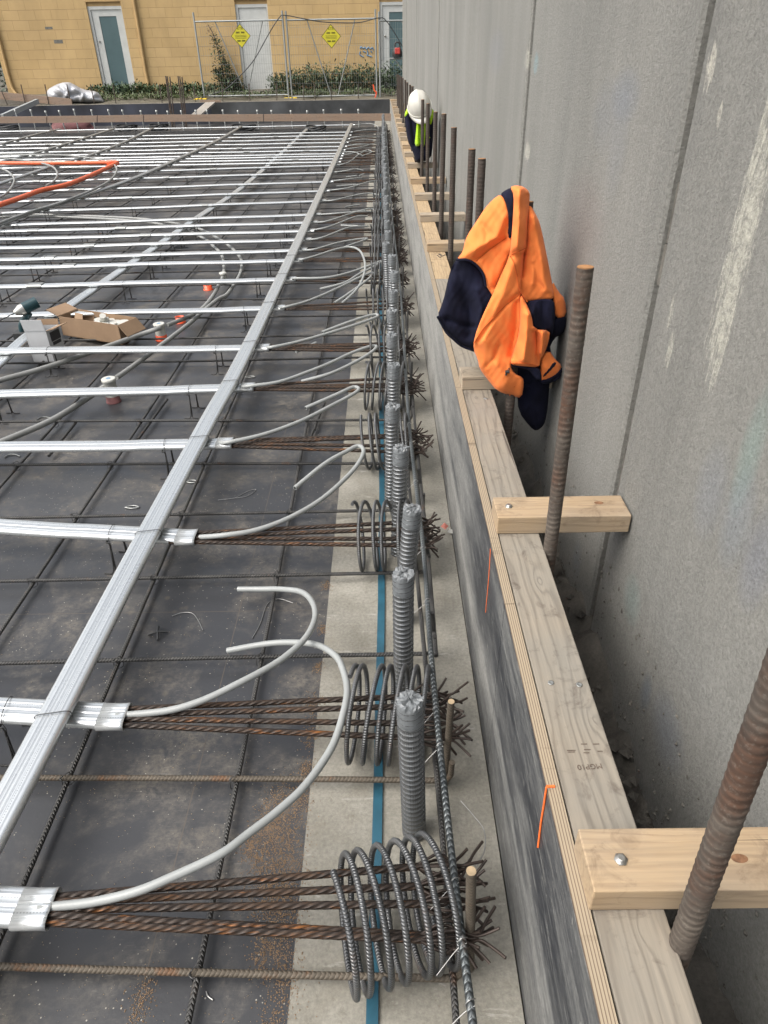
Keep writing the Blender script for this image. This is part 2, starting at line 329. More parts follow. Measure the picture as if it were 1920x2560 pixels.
MT = dict(
    deck=mat_deck(), slab=mat_concrete('pale_beam_concrete', (.165, .156, .128), (.325, .312, .270)),
    face=mat_formface(), wall=mat_wall(),
    rail=mat_timber('weathered_timber', (.30, .255, .195), (.10, .074, .05), 1, (.215, .203, .176),
        [(.14, .015, .016, .05), (-.21, .035, .02, .06), (1.05, -.01, .012, .03), (-.53, .01, .010, .03)], 44, (.07, .05, .038), .85),
    rail2=mat_timber('fresh_timber_rail', (.42, .31, .185), (.24, .155, .08), 1, None, [], 60),
    nog=mat_timber('pine_timber', (.42, .295, .165), (.24, .15, .075), 0, (.33, .27, .20), [], 60, (.15, .10, .06), .8),
    nogold=mat_timber('greyed_pine', (.38, .30, .21), (.23, .165, .105), 0, (.31, .275, .22), [], 80),
    plank=mat_timber('brown_plank', (.33, .22, .15), (.20, .13, .09), 0, (.26, .20, .155), [], 14),
    greyplank=mat_timber('grey_plank', (.30, .27, .23), (.19, .165, .14), 0, (.33, .31, .28), [], 30),
    ply=mat_plyedge(), galv=mat_galv(), galvdull=mat_galv('dull_galvanised', (.34, .35, .34), .42, .7),
    duct=mat_galv('corrugated_steel', (.24, .25, .258), .2, .55),
    tape=mat_plain('grey_tape', (.15, .162, .17), .36, 0, .2, 60, .3),
    bar=mat_bar('mesh_bar_steel', (.050, .050, .050), (.105, .104, .10), .5, .5, .0085, .9, .4, .15),
    barbrown=mat_bar('brown_bar_steel', (.085, .07, .052), (.15, .125, .095), .7, .2, .0085, .45, .4, .35),
    coil=mat_bar('coil_bar_steel', (.10, .105, .11), (.22, .225, .23), .36, .7, .0060, .7, .25, .12, (.22, .11, .05)),
    edge=mat_bar('edge_bar_steel', (.10, .115, .12), (.17, .185, .19), .42, .7, .0125, 1.0, .22, .05),
    dowel=mat_bar('rusty_dowel', (.055, .042, .034), (.15, .128, .106), .8, .1, .012, .0, 0, .62, (.10, .050, .030)),
    dowelfar=mat_bar('brown_dowel', (.045, .034, .028), (.10, .082, .068), .8, .1, .012, .0, 0, .4, (.09, .042, .025)), rustcut=mat_plain('rusty_cut_end', (.30, .15, .06), .8, .1, .4, 80),
    knotwood=mat_plain('knot_wood', (.20, .10, .05), .8, 0, .4, 120), stubtop=mat_plain('sawn_bar_end', (.42, .32, .20), .4, .3, .2, 90),
    strand=mat_strand(), wire=mat_plain('dark_wire', (.045, .033, .027), .5, .4, .4, 40),
    tie=mat_plain('tie_wire', (.09, .09, .09), .5, .6, .3, 60), bright=mat_plain('bright_tie_wire', (.36, .36, .35), .35, .8, .2, 60),
    hose=mat_plain('grey_plastic_tube', (.29, .305, .30), .42, 0, .07, 12, .03),
    conduit=mat_plain('grey_conduit', (.24, .245, .235), .45, 0, .14, 9, .04),
    orange=mat_plain('orange_conduit', (.72, .14, .05), .45, 0, .12, 7, .03),
    cap=mat_plain('orange_plastic', (.80, .10, .03), .4, 0, .08, 12, .03),
    pot=mat_plain('white_plastic', (.50, .50, .46), .4, 0, .05, 12, .02),
    teal=mat_plain('teal_strip', (.020, .085, .125), .38, 0, .25, 18, .1),
    card=mat_plain('brown_cardboard', (.25, .165, .10), .85, 0, .1, 14, .05),
    cardw=mat_plain('white_cardboard', (.46, .47, .48), .8, 0, .06, 14, .05),
    ink=mat_plain('dark_ink', (.03, .03, .035), .7, 0, .1), stamp=mat_plain('brown_stamp', (.12, .09, .07), .9, 0, .3, 200),
    black=mat_plain('black_rubber', (.03, .032, .033), .5, 0, .3, 30), drill=mat_plain('dark_teal_plastic', (.008, .04, .048), .4, 0, .15, 30),
    silver=mat_plain('grey_metal_part', (.42, .41, .38), .35, .8, .2, 40),
    jorange=mat_cloth('orange_fleece', (.88, .235, .058), .05), jnavy=mat_cloth('navy_fleece', (.007, .008, .022), .3, .95, .6),
    jseam=mat_cloth('orange_seam', (.62, .13, .025)), lime=mat_cloth('lime_hivis', (.40, .66, .02), .1),
    helmet=mat_plain('white_helmet_shell', (.55, .54, .49), .32, 0, .06, 14, .02),
    yel=mat_block(), yelp=mat_plain('yellow_paint', (.40, .265, .115), .7, 0, .15, 3, .05),
    white=mat_plain('white_paint', (.50, .51, .49), .5, 0, .07, 6, .04), glass=mat_plain('dark_green_glass', (.085, .135, .145), .18, 0, .12, 1.5, 0),
    fence=mat_galv('fence_galv', (.36, .38, .37), .5, .7), sign=mat_plain('yellow_sign', (.56, .50, .03), .5, 0, .06, 8, 0),
    signtxt=mat_plain('sign_lettering', (.10, .09, .01), .7, 0, .1), foot=mat_plain('yellow_plastic', (.72, .50, .03), .6, 0, .15, 8),
    tarp=mat_plain('silver_tarp', (.42, .43, .45), .42, .15, .15, 5, .15), red=mat_plain('red_plastic', (.45, .05, .04), .5, 0, .2, 8),
    pinkbag=mat_plain('dusty_red_bag', (.15, .06, .06), .8, 0, .3, 8), soil=mat_concrete('dark_soil', (.045, .042, .036), (.12, .11, .092), 9, False, .9),
    ground=mat_concrete('back_ground', (.07, .065, .045), (.16, .14, .10), 3, False, .6),
    leaf=mat_leaf('weed_leaves', (.015, .036, .014), (.06, .10, .035)), leaf2=mat_leaf('pale_weed_leaves', (.035, .06, .02), (.10, .13, .045)),
    farleaf=mat_leaf('dark_tree_leaves', (.015, .03, .015), (.05, .08, .04)), twig=mat_plain('brown_twig', (.12, .085, .055), .9),
    sawdust=mat_plain('sawdust_grains', (.24, .16, .095), .95, 0, .3, 90), mark=mat_plain('orange_marker', (.85, .16, .03), .7, 0, .1),
    blue=mat_plain('blue_spray', (.14, .24, .36), .8, 0, .3, 5), paper=mat_plain('pink_scrap', (.75, .28, .22), .7), filler=mat_concrete('dark_joint_filler', (.05, .045, .038), (.19, .18, .155), 14, False, .9), mortar=mat_concrete('joint_mortar', (.12, .115, .10), (.22, .21, .18), 14, False, .9))

# ------------------------------------------------------------------ mesh helpers
class MB:
    def __init__(s): s.v = []; s.f = []; s.uv = []; s.smooth = []; s.n = 0
    def add(s, V, Fc, UV=None, smooth=True):
        V = np.asarray(V, float); off = s.n
        s.v.append(V); s.n += len(V)
        for i, fc in enumerate(Fc):
            s.f.append([int(a)+off for a in fc]); s.smooth.append(smooth)
            s.uv.extend(UV[i] if UV is not None else [(0, 0)]*len(fc))
    def box(s, a, b, M=None):
        x0, y0, z0 = a; x1, y1, z1 = b
        V = np.array([(x, y, z) for z in (z0, z1) for y in (y0, y1) for x in (x0, x1)], float)
        if M is not None: V = np.array([M @ Vector(v) for v in V])
        s.add(V, [(0, 2, 3, 1), (4, 5, 7, 6), (0, 1, 5, 4), (2, 6, 7, 3), (0, 4, 6, 2), (1, 3, 7, 5)], smooth=False)
    def hexa(s, P8):
        s.add(P8, [(0, 3, 2, 1), (4, 5, 6, 7), (0, 1, 5, 4), (1, 2, 6, 5), (2, 3, 7, 6), (3, 0, 4, 7)], smooth=False)
    def build(s, name, mat, parent=None, loc=None, solid=0, bevel=0):
        me = bpy.data.meshes.new(name); V = np.concatenate(s.v) if s.v else np.zeros((0, 3))
        if loc is not None: V = V - np.array(loc)
        me.from_pydata(V.tolist(), [], s.f); me.materials.append(MT[mat] if isinstance(mat, str) else mat)
        ul = me.uv_layers.new(name='UVMap'); ul.data.foreach_set('uv', np.array(s.uv, float).ravel())
        me.polygons.foreach_set('use_smooth', s.smooth); me.update()
        o = bpy.data.objects.new(name, me); COL.objects.link(o)
        if loc is not None and parent is None: o.location = loc
        if parent: o.parent = parent
        if solid:
            m = o.modifiers.new('solid', 'SOLIDIFY'); m.thickness = solid
        if bevel:
            m = o.modifiers.new('bevel', 'BEVEL'); m.width = bevel; m.segments = 2; m.limit_method = 'ANGLE'
        return o

def circle(r, seg): a = np.linspace(0, 2*np.pi, seg, endpoint=False); return np.stack([np.cos(a)*r, np.sin(a)*r], 1)
def sweep(mb, path, sec, caps=True, up=None, smooth=True):
    """sec: (M,2) or list of per-ring (M,2). up fixed -> section x = side, y = up"""
    P = np.asarray(path, float); N = len(P)
    T = np.gradient(P, axis=0); T /= np.linalg.norm(T, axis=1)[:, None]+1e-12
    L = np.concatenate([[0], np.cumsum(np.linalg.norm(np.diff(P, axis=0), axis=1))])
    secs = sec if isinstance(sec, list) else [sec]*N; Mn = len(secs[0])
    rings = []
    a = np.array([0, 0, 1.]) if abs(T[0][2]) < .9 else np.array([1., 0, 0])
    nrm = np.cross(T[0], a); nrm /= np.linalg.norm(nrm)
    for i in range(N):
        if up is not None:
            sd = np.cross(T[i], up); sd /= np.linalg.norm(sd); u2 = np.cross(sd, T[i])
        else:
            nrm = nrm - T[i]*np.dot(nrm, T[i]); nrm /= np.linalg.norm(nrm); sd = nrm; u2 = np.cross(sd, T[i])
        rings.append(P[i] + secs[i][:, :1]*sd + secs[i][:, 1:2]*u2)
    V = np.concatenate(rings); Fc = []; UV = []
    for i in range(N-1):
        for j in range(Mn):
            k = (j+1) % Mn; Fc.append((i*Mn+j, i*Mn+k, (i+1)*Mn+k, (i+1)*Mn+j))
            UV.append([(j/Mn, L[i]), ((j+1)/Mn, L[i]), ((j+1)/Mn, L[i+1]), (j/Mn, L[i+1])])
    mb.add(V, Fc, UV, smooth)
    if caps:
        mb.add(rings[0], [tuple(range(Mn))[::-1]], [[(0, 0)]*Mn], False); mb.add(rings[-1], [tuple(range(Mn))], [[(0, 0)]*Mn], False)
def tube(mb, path, r, seg=8, caps=True): sweep(mb, path, circle(r, seg), caps)
def smooth(pts, n=8):
    P = np.asarray(pts, float)
    if len(P) < 3: return P
    Q = np.vstack([2*P[0]-P[1], P, 2*P[-1]-P[-2]]); out = []
    for i in range(1, len(Q)-2):
        for t in np.linspace(0, 1, n, endpoint=False):
            a, b, c, d = Q[i-1:i+3]
            out.append(.5*((2*b)+(-a+c)*t+(2*a-5*b+4*c-d)*t*t+(-a+3*b-3*c+d)*t**3))
    out.append(P[-1]); return np.array(out)
def lathe(mb, c, prof, seg=24, caps=True):
    a = np.linspace(0, 2*np.pi, seg, endpoint=False); V = []; Fc = []; UV = []
    for r, z in prof: V += [(c[0]+r*math.cos(t), c[1]+r*math.sin(t), c[2]+z) for t in a]
    for i in range(len(prof)-1):
        for j in range(seg):
            k = (j+1) % seg; Fc.append((i*seg+j, i*seg+k, (i+1)*seg+k, (i+1)*seg+j)); UV.append([(j/seg, prof[i][1])]*2+[(j/seg, prof[i+1][1])]*2)
    mb.add(V, Fc, UV)
    if caps:
        mb.add(V[-seg:], [tuple(range(seg))], None, False); mb.add(V[:seg], [tuple(range(seg))[::-1]], None, False)

ONES = ['', 'first', 'second', 'third', 'fourth', 'fifth', 'sixth', 'seventh', 'eighth', 'ninth', 'tenth', 'eleventh', 'twelfth', 'thirteenth', 'fourteenth', 'fifteenth', 'sixteenth', 'seventeenth', 'eighteenth', 'nineteenth']
def nth(n):
    if n < 20: return ONES[n]
    t, o = divmod(n, 10); tn = ['', '', 'twent', 'thirt', 'fort', 'fift', 'sixt', 'sevent', 'eight', 'ninet'][t]
    return tn+'ieth' if o == 0 else tn+'y-'+ONES[o]
def tag(o, label, cat, group=None, kind=None):
    if label: o['label'] = label
    if cat: o['category'] = cat
    if group: o['group'] = group
    if kind: o['kind'] = kind
    return o
def thing(name, loc, label, cat, group=None):
    e = bpy.data.objects.new(name, None); COL.objects.link(e); e.location = loc; e.empty_display_size = .05
    return tag(e, label, cat, group)
def copy_tree(root, kids, loc, label=None, rz=0):
    r = root.copy(); COL.objects.link(r); r.location = loc; r.rotation_euler = (0, 0, rz)
    if label: r['label'] = label
    for k in kids:
        c = k.copy(); COL.objects.link(c); c.parent = r
    return r
def part(mb, name, mat, root, **k):      # mesh given in world coordinates under an empty
    return mb.build(name, mat, root, loc=tuple(root.location), **k)

# ================================================================== SETTING
def sheet(name, mat, x0, x1, y0, y1, z, nx=1, ny=1, zf=None):
    m = MB(); xs = np.linspace(x0, x1, nx+1); ys = np.linspace(y0, y1, ny+1)
    V = [(x, y, z+(zf(x, y) if zf else 0)) for y in ys for x in xs]
    Fc = [(j*(nx+1)+i, j*(nx+1)+i+1, (j+1)*(nx+1)+i+1, (j+1)*(nx+1)+i) for j in range(ny) for i in range(nx)]
    m.add(V, Fc, None, smooth=zf is not None); o = m.build(name, mat); o['kind'] = 'structure'; return o
XE = -.188
sheet('deck', 'deck', -16, XE, -1.6, 21.6, 0)
sheet('beam_top', 'slab', XE, .2215, -1.6, 21.6, 0, 1, 1)
def soilz(x, y):
    return .03*math.sin(y*7+x*9)+.02*math.sin(y*23+x*31)+.015*math.sin(y*41-x*17)+random.uniform(-.012, .012)+max(0, x-.47)*.8
sheet('soil', 'soil', .2475, .62, -1.6, 21.7, .03, 14, 900, soilz)
def gz(x, y):
    t = min(1, max(0, (y-21.64)/3.0)); return .49+.22*t+(.015*math.sin(x*3+y)+.012*math.sin(x*7.3) if y < 30 else 0)
m = MB(); ys = [21.64, 22, 22.4, 22.9, 23.5, 24.1, 24.8, 26, 40, 150, 900]; xs = list(np.linspace(-30, 6, 60)); xs = [-600, -120]+xs+[60, 600]
m.add([(x, y, gz(x, y)) for y in ys for x in xs], [(j*len(xs)+i, j*len(xs)+i+1, (j+1)*len(xs)+i+1, (j+1)*len(xs)+i) for j in range(len(ys)-1) for i in range(len(xs)-1)])
m.build('ground', 'ground')['kind'] = 'structure'
sheet('lower_ground', 'ground', -600, 600, -600, 21.5, -.35)['kind'] = 'structure'

# ------------------------------------------------------------------ precast wall on the right
XW = .535
wall = thing('precast_wall', (XW, 9, 0), 'tall grey rough precast concrete wall along the right side with pale paint smears', 'wall')
joints = [1.405+1.59*k for k in range(-2, 13)]
for k in range(len(joints)-1):
    gw = lambda q: .025 if abs(joints[q]-1.405) < .01 else .017
    y0, y1 = joints[k]+gw(k), joints[k+1]-gw(k+1)
    m = MB(); off = .004*((k*7) % 3)
    c = .007
    for (sx, yy) in ():
        pass
    xa = XW+off
    prof = [(xa+c, y0), (xa, y0+c), (xa, y1-c), (xa+c, y1), (xa+.16, y1), (xa+.16, y0)]
    V = [(x, y, .055) for x, y in prof]+[(x, y, 4.2) for x, y in prof]; n = 6
    m.add(V, [(i, i+n, (i+1) % n+n, (i+1) % n) for i in range(n)]+[tuple(range(n)), tuple(range(2*n-1, n-1, -1))], None, False)
    part(m, 'panel', 'wall', wall)
    m = MB()
    if k+1 < len(joints)-1:
        yy = joints[k+1]; pts = []
        z = .05; m2 = []
        while z < 4.1:
            d = random.uniform(0, .008) if k < 4 else .004; h = random.uniform(.08, .3); z2 = min(4.1, z+h-.004)
            m.box((XW+.020+d, yy-gw(k+1)+.0004, z), (XW+.05, yy+gw(k+1)-.0004, z2)); z = z2+.004
        part(m, 'joint_filler', 'filler', wall)

# ------------------------------------------------------------------ edge formwork on the right
XF = .2235
form = thing('edge_form', (.235, 9, 0), 'long scuffed black plywood edge form standing on the pale concrete strip below the timber rail', 'formwork')
ybr = [-1.5, 1.02, 3.42, 5.82, 8.22, 10.62, 13.02, 15.42, 17.82, 21.55]
for i in range(len(ybr)-1):
    m = MB(); m.box((XF-.0004*(i % 2), ybr[i]+.001, .002), (XF+.0205, ybr[i+1]-.001, .4995)); part(m, 'form_panel', 'face', form)
    m = MB(); m.box((XF+.0003, ybr[i]+.001, .5), (XF+.0198, ybr[i+1]-.001, .5035)); part(m, 'top_edge', 'ply', form)
def pmark(pts, w):
    m = MB(); Q = [atx(px, py, XF-.002) for px, py in pts]
    tube(m, smooth(Q, 5), w, 6); return m
for pts, w in [(((1366, 1968), (1360, 2010), (1352, 2060), (1345, 2118)), .0016), (((1226, 1372), (1222, 1440), (1214, 1531)), .0008)]:
    part(pmark(pts, w), 'marker_line', 'mark', form)
m = MB(); tube(m, [atz(1366, 1966, .504), atz(1387, 1966, .504)], .0022, 6); part(m, 'marker_line', 'mark', form)

# timber rail on top of the form: separate lengths
rails = [(-1.5, 3.40, 'rail', 'long weathered grey rail timber nearest the camera, with a faint grade stamp'),
         (3.404, 3.78, 'nog', 'short pale offcut in the timber rail beyond the grey rail, dark scribble on top'),
         (3.784, 8.9, 'rail2', 'long pale rail timber beyond the short scribbled offcut'),
         (8.904, 13.8, 'rail2', 'third long rail timber beyond the hanging lime jacket'), (13.804, 21.6, 'rail2', 'farthest length of the timber rail at the end of the form')]
rail_obs = []
for (y0, y1, mt, lb) in rails:
    x1 = .336
    e = thing('rail_timber', (.29, (y0+y1)/2, .48), lb, 'timber', 'timbers of the rail along the form')
    m = MB(); m.box((.2462, y0, .457), (x1, y1, .501)); o = part(m, 'board', mt if mt != 'nog' else 'rail2', e, bevel=.0025); rail_obs.append(e)
for px, py in [(1377, 1707), (1448, 1712), (1213+0, 996), (1180+36, 997)]:
    c = atz(px, py, .5015); m = MB(); lathe(m, c, [(.0052, 0), (.0052, .0008), (.004, .0012), (.0018, .0004)], 12); part(m, 'screw_head', 'galvdull', rail_obs[0])
def text_mesh(s, size):
    cu = bpy.data.curves.new('t', 'FONT'); cu.body = s; cu.size = size; cu.align_x = 'CENTER'; cu.align_y = 'CENTER'; cu.extrude = .0002
    ob = bpy.data.objects.new('t', cu); COL.objects.link(ob); dg = bpy.context.evaluated_depsgraph_get(); dg.update()
    me = bpy.data.meshes.new_from_object(ob.evaluated_get(dg)); bpy.data.objects.remove(ob); return me
def put_text(s, size, M, name, mat, root):
    me = text_mesh(s, size); me.materials.clear(); me.materials.append(MT[mat]); me.transform(Matrix.Translation(-Vector(root.location)) @ M)
    o = bpy.data.objects.new(name, me); COL.objects.link(o); o.parent = root; return o
c = atz(1474, 1916, .5018)
put_text('MGP10', .0125, Matrix.Translation(c) @ Matrix.Rotation(R(183), 4, 'Z'), 'grade_stamp', 'stamp', rail_obs[0])
m = MB()
for (px, py, w) in [(1428, 1880, .011), (1428, 1876, .013), (1466, 1882, .009), (1468, 1874, .01), (1500, 1878, .008), (1490, 1860, .01), (1460, 1860, .009)]:
    p = atz(px, py, .5016); m.box((p[0]-w/2, p[1]-.0006, .5015), (p[0]+w/2, p[1]+.0006, .5021))
part(m, 'grade_stamp', 'stamp', rail_obs[0])
for root, cpx in ((rail_obs[1], (1100, 640)),):
    c = atz(*cpx, .5025); m = MB(); tube(m, smooth([c+np.array(d) for d in ((-.015, .02, 0), (.0, -.03, 0), (.008, .03, 0), (-.005, .05, 0), (.012, .0, 0), (.03, .03, 0))], 4), .0018, 5); part(m, 'scribble', 'ink', root)

# cross pieces (noggins) laid over the rail to the wall
nogs = [(.526, .082, .62, 'nog', 'big clean pine cross piece with hex bolt, nearest the camera'), (1.342, .085, .5345, 'nog', 'pine cross piece with an orange knot, level with the tall leaning dowel'),
        (2.148, .09, .53, 'nogold', 'greyish cross piece poking out under the orange jacket'), (3.19, .09, .53, 'nogold', 'cross piece on the rail just past the orange jacket')]
yy = [4.041, 4.871, 5.688, 6.504, 7.51, 8.455, 9.267, 10.24, 10.855, 11.635, 12.478, 13.54, 14.677, 15.629, 16.425, 17.15, 18.27, 19.3, 20.3]
for i, y in enumerate(yy): nogs.append((y, .09, .545 if i < 4 else .534, 'nogold' if i % 3 else 'nog', f'pale cross piece on the form rail, {nth(i+1)} one beyond the orange jacket'))
nogs.pop(3)
for (y, w, x1, mt, lb) in nogs:
    x0 = .2365+random.uniform(-.002, .006)
    x1 = min(x1, XW-.001) if y > .6 else .70
    if y < .6: x1 = XW-.0015
    e = thing('cross_piece', ((x0+x1)/2, y-w/2, .524), lb+'', 'timber', 'timber cross pieces between the form and the wall')
    m = MB(); a = random.uniform(-.006, .006)
    Mr = Matrix.Translation((x0, y-w/2, .5238)) @ Matrix.Rotation(a, 4, 'Z')
    m.box((0, -w/2, -.0218), (x1-x0, w/2, .0222), Mr); part(m, 'board', mt, e, bevel=.002)
    if y < 2:
        px, py = ((1552, 2149) if y < 1 else (1272, 1266)); c = atz(px, py, .5464)
        m = MB(); lathe(m, c, [(.0088, 0), (.0088, .001), (.006, .0012), (.0058, .0048), (.004, .0052)], 6); part(m, 'bolt_head', 'silver', e)
        px, py = ((1849, 2146) if y < 1 else (1497, 1257)); c = atz(px, py, .5462)
        m = MB(); V = [(c[0]+.0105*math.cos(t), c[1]+.006*math.sin(t), .5464) for t in np.linspace(0, 6.283, 20, endpoint=False)]
        m.add(V, [tuple(range(20))], None, False); part(m, 'knot', 'knotwood', e)

# ------------------------------------------------------------------ big threaded dowels in the gap
def dowel_mesh(mb, a, b, r=.0185, fine=True, pitch=.0125, flat=True):
    a = np.array(a, float); b = np.array(b, float); L = np.linalg.norm(b-a); seg = 22 if fine else 10
    n = max(2, int(L/(pitch/6))) if fine else max(2, int(L/.01))
    P = a+(b-a)*np.linspace(0, 1, n+1)[:, None]; th = np.linspace(0, 2*np.pi, seg, endpoint=False); secs = []
    for i in range(n+1):
        s = L*i/n; ph = 2*np.pi*(s/pitch)+th*1.0
        h = np.maximum(0, np.sin(ph))**1.5*np.clip(np.abs(np.cos(th))*2.2-.7, 0, 1)
        rr = r*(1+.06*h)+.0002*np.sin(th*7+s*190)
        secs.append(np.stack([np.cos(th)*rr, np.sin(th)*rr], 1))
    sweep(mb, P, secs)
_q = aty(1925, 1752, .405); _b = aty(1700, 2370, .405); FD = ((_q[0]-_b[0])/(_q[2]-_b[2]),)
dl = [((_b[0]-FD[0]*_b[2], .405, .0), (_b[0]+FD[0]*(1.2-_b[2]), .405, 1.2), 'thickest rusty ribbed dowel bar, nearest the camera and cropped by the right edge'),
      ((.356, 1.20, .0), (.340, 1.20, 1.091), 'tall rusty ribbed dowel bar leaning past the knotty cross piece'),
      ((.385, 1.98, .0), (.395, 2.03, 1.06), 'rusty dowel bar that holds up the orange jacket')]
dtops = [(1205, 397), (1180, 373), (1135, 319), (1110, 285), (1089, 280), (1070, 259), (1057, 249), (1048, 238), (1040, 226), (1031, 216), (1025, 212), (1018, 206), (1013, 200), (1007, 195), (1003, 192), (999, 190), (996, 188), (993, 186)]
dbase = {0: (1168, 589), 1: (1150, 560), 2: (1124, 657), 3: (1098, 589), 4: (1080, 526), 5: (1066, 474), 6: (1052, 450)}
for i, (px, py) in enumerate(dtops):
    t = atx(px, py, .352); b = (t[0]+random.uniform(-.004, .010), t[1]+random.uniform(-.02, .02), 0)
    dl.append((b, tuple(t), f'brown upright dowel bar in the gap by the wall, {nth(i+1)} one beyond the orange jacket'))
for i, (b, t, lb) in enumerate(dl):
    e = thing('dowel_bar', b, lb, 'steel bar', 'upright dowel bars beside the wall')
    m = MB(); dowel_mesh(m, b, t, .0143, i < 8, .0135); part(m, 'ribbed_shaft', 'dowel' if i < 2 else 'dowelfar', e)
    m = MB(); tt = np.array(t); d = _n(tt-np.array(b)); tube(m, [tt-d*.002, tt+d*.0012], .0138, 18); part(m, 'cut_end', 'rustcut', e)

# ================================================================== DECK REINFORCEMENT
def xleft(y): return -(.66*y+1.35)
tie_spots = []
# transverse bars
tb = [.585, .973, 1.352, 1.712, 2.076, 2.441, 2.842, 3.22]
while tb[-1] < 16.9: tb.append(tb[-1]+.38+random.uniform(-.015, .015))
while tb[-1] < 18.9: tb.append(tb[-1]+.13)
angs = {0: (.565, .602), 1: (.960, .987), 2: (1.361, 1.342), 3: (1.722, 1.703), 4: (2.08, 2.072), 5: (2.42, 2.458), 6: (2.826, 2.857)}
for i, y in enumerate(tb):
    yr, yl = angs.get(i, (y+random.uniform(-.015, .015), y+random.uniform(-.015, .015)))
    xr = .095+random.uniform(-.01, .01); xl = xleft(y)
    x0 = -.8 if i < 2 else -1.3
    sl = (yr-yl)/(xr-x0) if i in angs else (yr-yl)/(xr-xl)
    n = 40 if i < 12 else 14
    X = np.linspace(xl, xr, n); Z = .034+.0015*np.sin(X*3+i)
    P = np.stack([X, yr+(X-xr)*sl+.004*np.sin(X*2.1+i*1.7), Z], 1)
    P = np.vstack([P, [[xr+.018, P[-1][1], .037], [xr+.026, P[-1][1], .055], [xr+.027, P[-1][1], .10]]])
    near = i < 9
    e = tag(bpy.data.objects.new('cross_bar', None), f'ribbed steel mesh bar running left to right on the deck, {nth(i+1)} from the camera' if i else 'thick brownish mesh bar running left to right, nearest the camera', 'steel bar', 'mesh bars running left to right over the deck')
    COL.objects.link(e); e.location = (xr, yr, .034)
    m = MB(); tube(m, P, .0066 if i < 2 else .006, 10 if near else 5); part(m, 'ribbed_shaft', 'barbrown' if i < 2 else 'bar', e)
    # tie wires at the crossings
    if i < 8:
        k = 0; xx = -.357
        while xx > xl+.1 and k < 5:
            m = MB()
            yc = yr+(xx-xr)*sl; a = R(45+random.uniform(-15, 15)); ca, sa = math.cos(a), math.sin(a)
            L = [(-.012, 0, .012), (-.010, 0, .034+.009), (0, 0, .0455), (.010, 0, .043), (.013, 0, .014), (.004, .001, .006), (-.012, 0, .012)]
            tube(m, smooth([(xx+u*ca-v*sa, yc+u*sa+v*ca, w) for u, v, w in L], 4), .0011, 5)
            tube(m, smooth([(xx-.004, yc-.004, .044), (xx-.006, yc-.014, .049), (xx+.002, yc-.02, .054+random.uniform(-.004, .006))], 4), .0011, 5)
            part(m, 'tie_wire', 'tie', e); xx -= .385; k += 1
# longitudinal bars
lx = [-.357-.385*k for k in range(0, 34)]
for i, x in enumerate(lx):
    d0 = random.uniform(-.02, .02); y0 = max(-1.2, (abs(x)-1.6)/.72-.6); y1 = 18.9; n = 60
    Yv = np.linspace(y0, y1, n) if i > 4 else np.concatenate([np.linspace(y0, 5, 50), np.linspace(5.3, y1, 30)])
    P = np.stack([x+.004*np.sin(Yv*1.3+i*2)+(.0 if i < 3 else d0), Yv, np.full(len(Yv), .0215)], 1)
    m = MB(); tube(m, P, .006, 9 if i < 6 else 5)
    o = m.build('long_bar', 'bar', loc=(x, y0, .02)); tag(o, f'dark mesh bar running away over the deck, {nth(i+1)} from the concrete strip', 'steel bar', 'mesh bars running away from the camera')
# lapped second bars lying against some of them
for (px0, py0, px1, py1, lb) in [(190, 1056, 122, 1140, 'short lapped bar tied to a mesh bar left of the grey tubes'), (418, 998, 345, 1098, 'short lapped bar under the wide silver duct'),
                             (812, 1007, 770, 1110, 'short lapped bar end beside the looped grey tubes'), (796, 1040, 786, 1075, 'lapped bar stub on the concrete strip edge')]:
    a = atz(px0, py0, .022); b = atz(px1, py1, .022); m = MB(); tube(m, [a, b], .006, 8)
    tag(m.build('lap_bar', 'bar', loc=tuple(a)), lb, 'steel bar')

# bars along the right edge, carried by the splayed strands
eb = [([(1182, 2560, .165), (1120, 2056, .165), (1078, 1640, .165), (1058, 1369, .165), (1023, 1060, .165), (1009, 836, .165), (999, 701, .165), (987, 600, .165), (975, 480, .165), (970, 400, .165), (966, 330, .165)], .0070, 'edge', 'thick bluish ribbed bar running along the right edge over the splayed wires'),
      ([(1141, 2560, .05), (1103, 2056, .05), (1062, 1640, .05), (1030, 1300, .05), (1012, 1060, .05), (1000, 836, .05), (985, 600, .05), (968, 400, .05)], .0062, 'bar', 'thin dark ribbed bar low on the right edge under the splayed wires'),
      ([(1090, 1640, .09), (1068, 1369, .09), (1040, 1090, .09), (1018, 836, .09), (996, 600, .09), (978, 420, .09)], .0062, 'bar', 'dark bar starting beyond the third spiral, right of the thick bluish bar')]
for k, (pts, r, mt, lb) in enumerate(eb):
    P = [atz(*p) for p in pts]
    if k < 2: P = [P[0]+(P[0]-P[1])*1.2]+P
    P.append(np.array([P[-1][0], 18.6, P[-1][2]])); Q = smooth(P, 12)
    e = thing('edge_bar', tuple(Q[-1]), lb, 'steel bar'); m = MB(); tube(m, Q, r, 10); part(m, 'ribbed_shaft', mt, e)
    if k == 0:
        for y in (.47, .56, .66, .95, 1.05, 1.42, 1.66, 2.05, 2.5, 2.95, 3.4):
            m = MB(); x = np.interp(y, [q[1] for q in Q], [q[0] for q in Q]); L = [(0.0, -.0074), (-.0084, 0), (0, .008), (.0084, 0), (0, -.0074)]
            tube(m, smooth([(x+u, y+.004*j, .165+v) for j, (u, v) in enumerate(L)], 4), .0009, 5)
            tube(m, smooth([(x+.006, y, .172), (x-.01, y-.004, .160), (x-.045, y-.02+random.uniform(-.02, .02), .135)], 4), .0008, 5); part(m, 'tie_wire', 'bright', e)
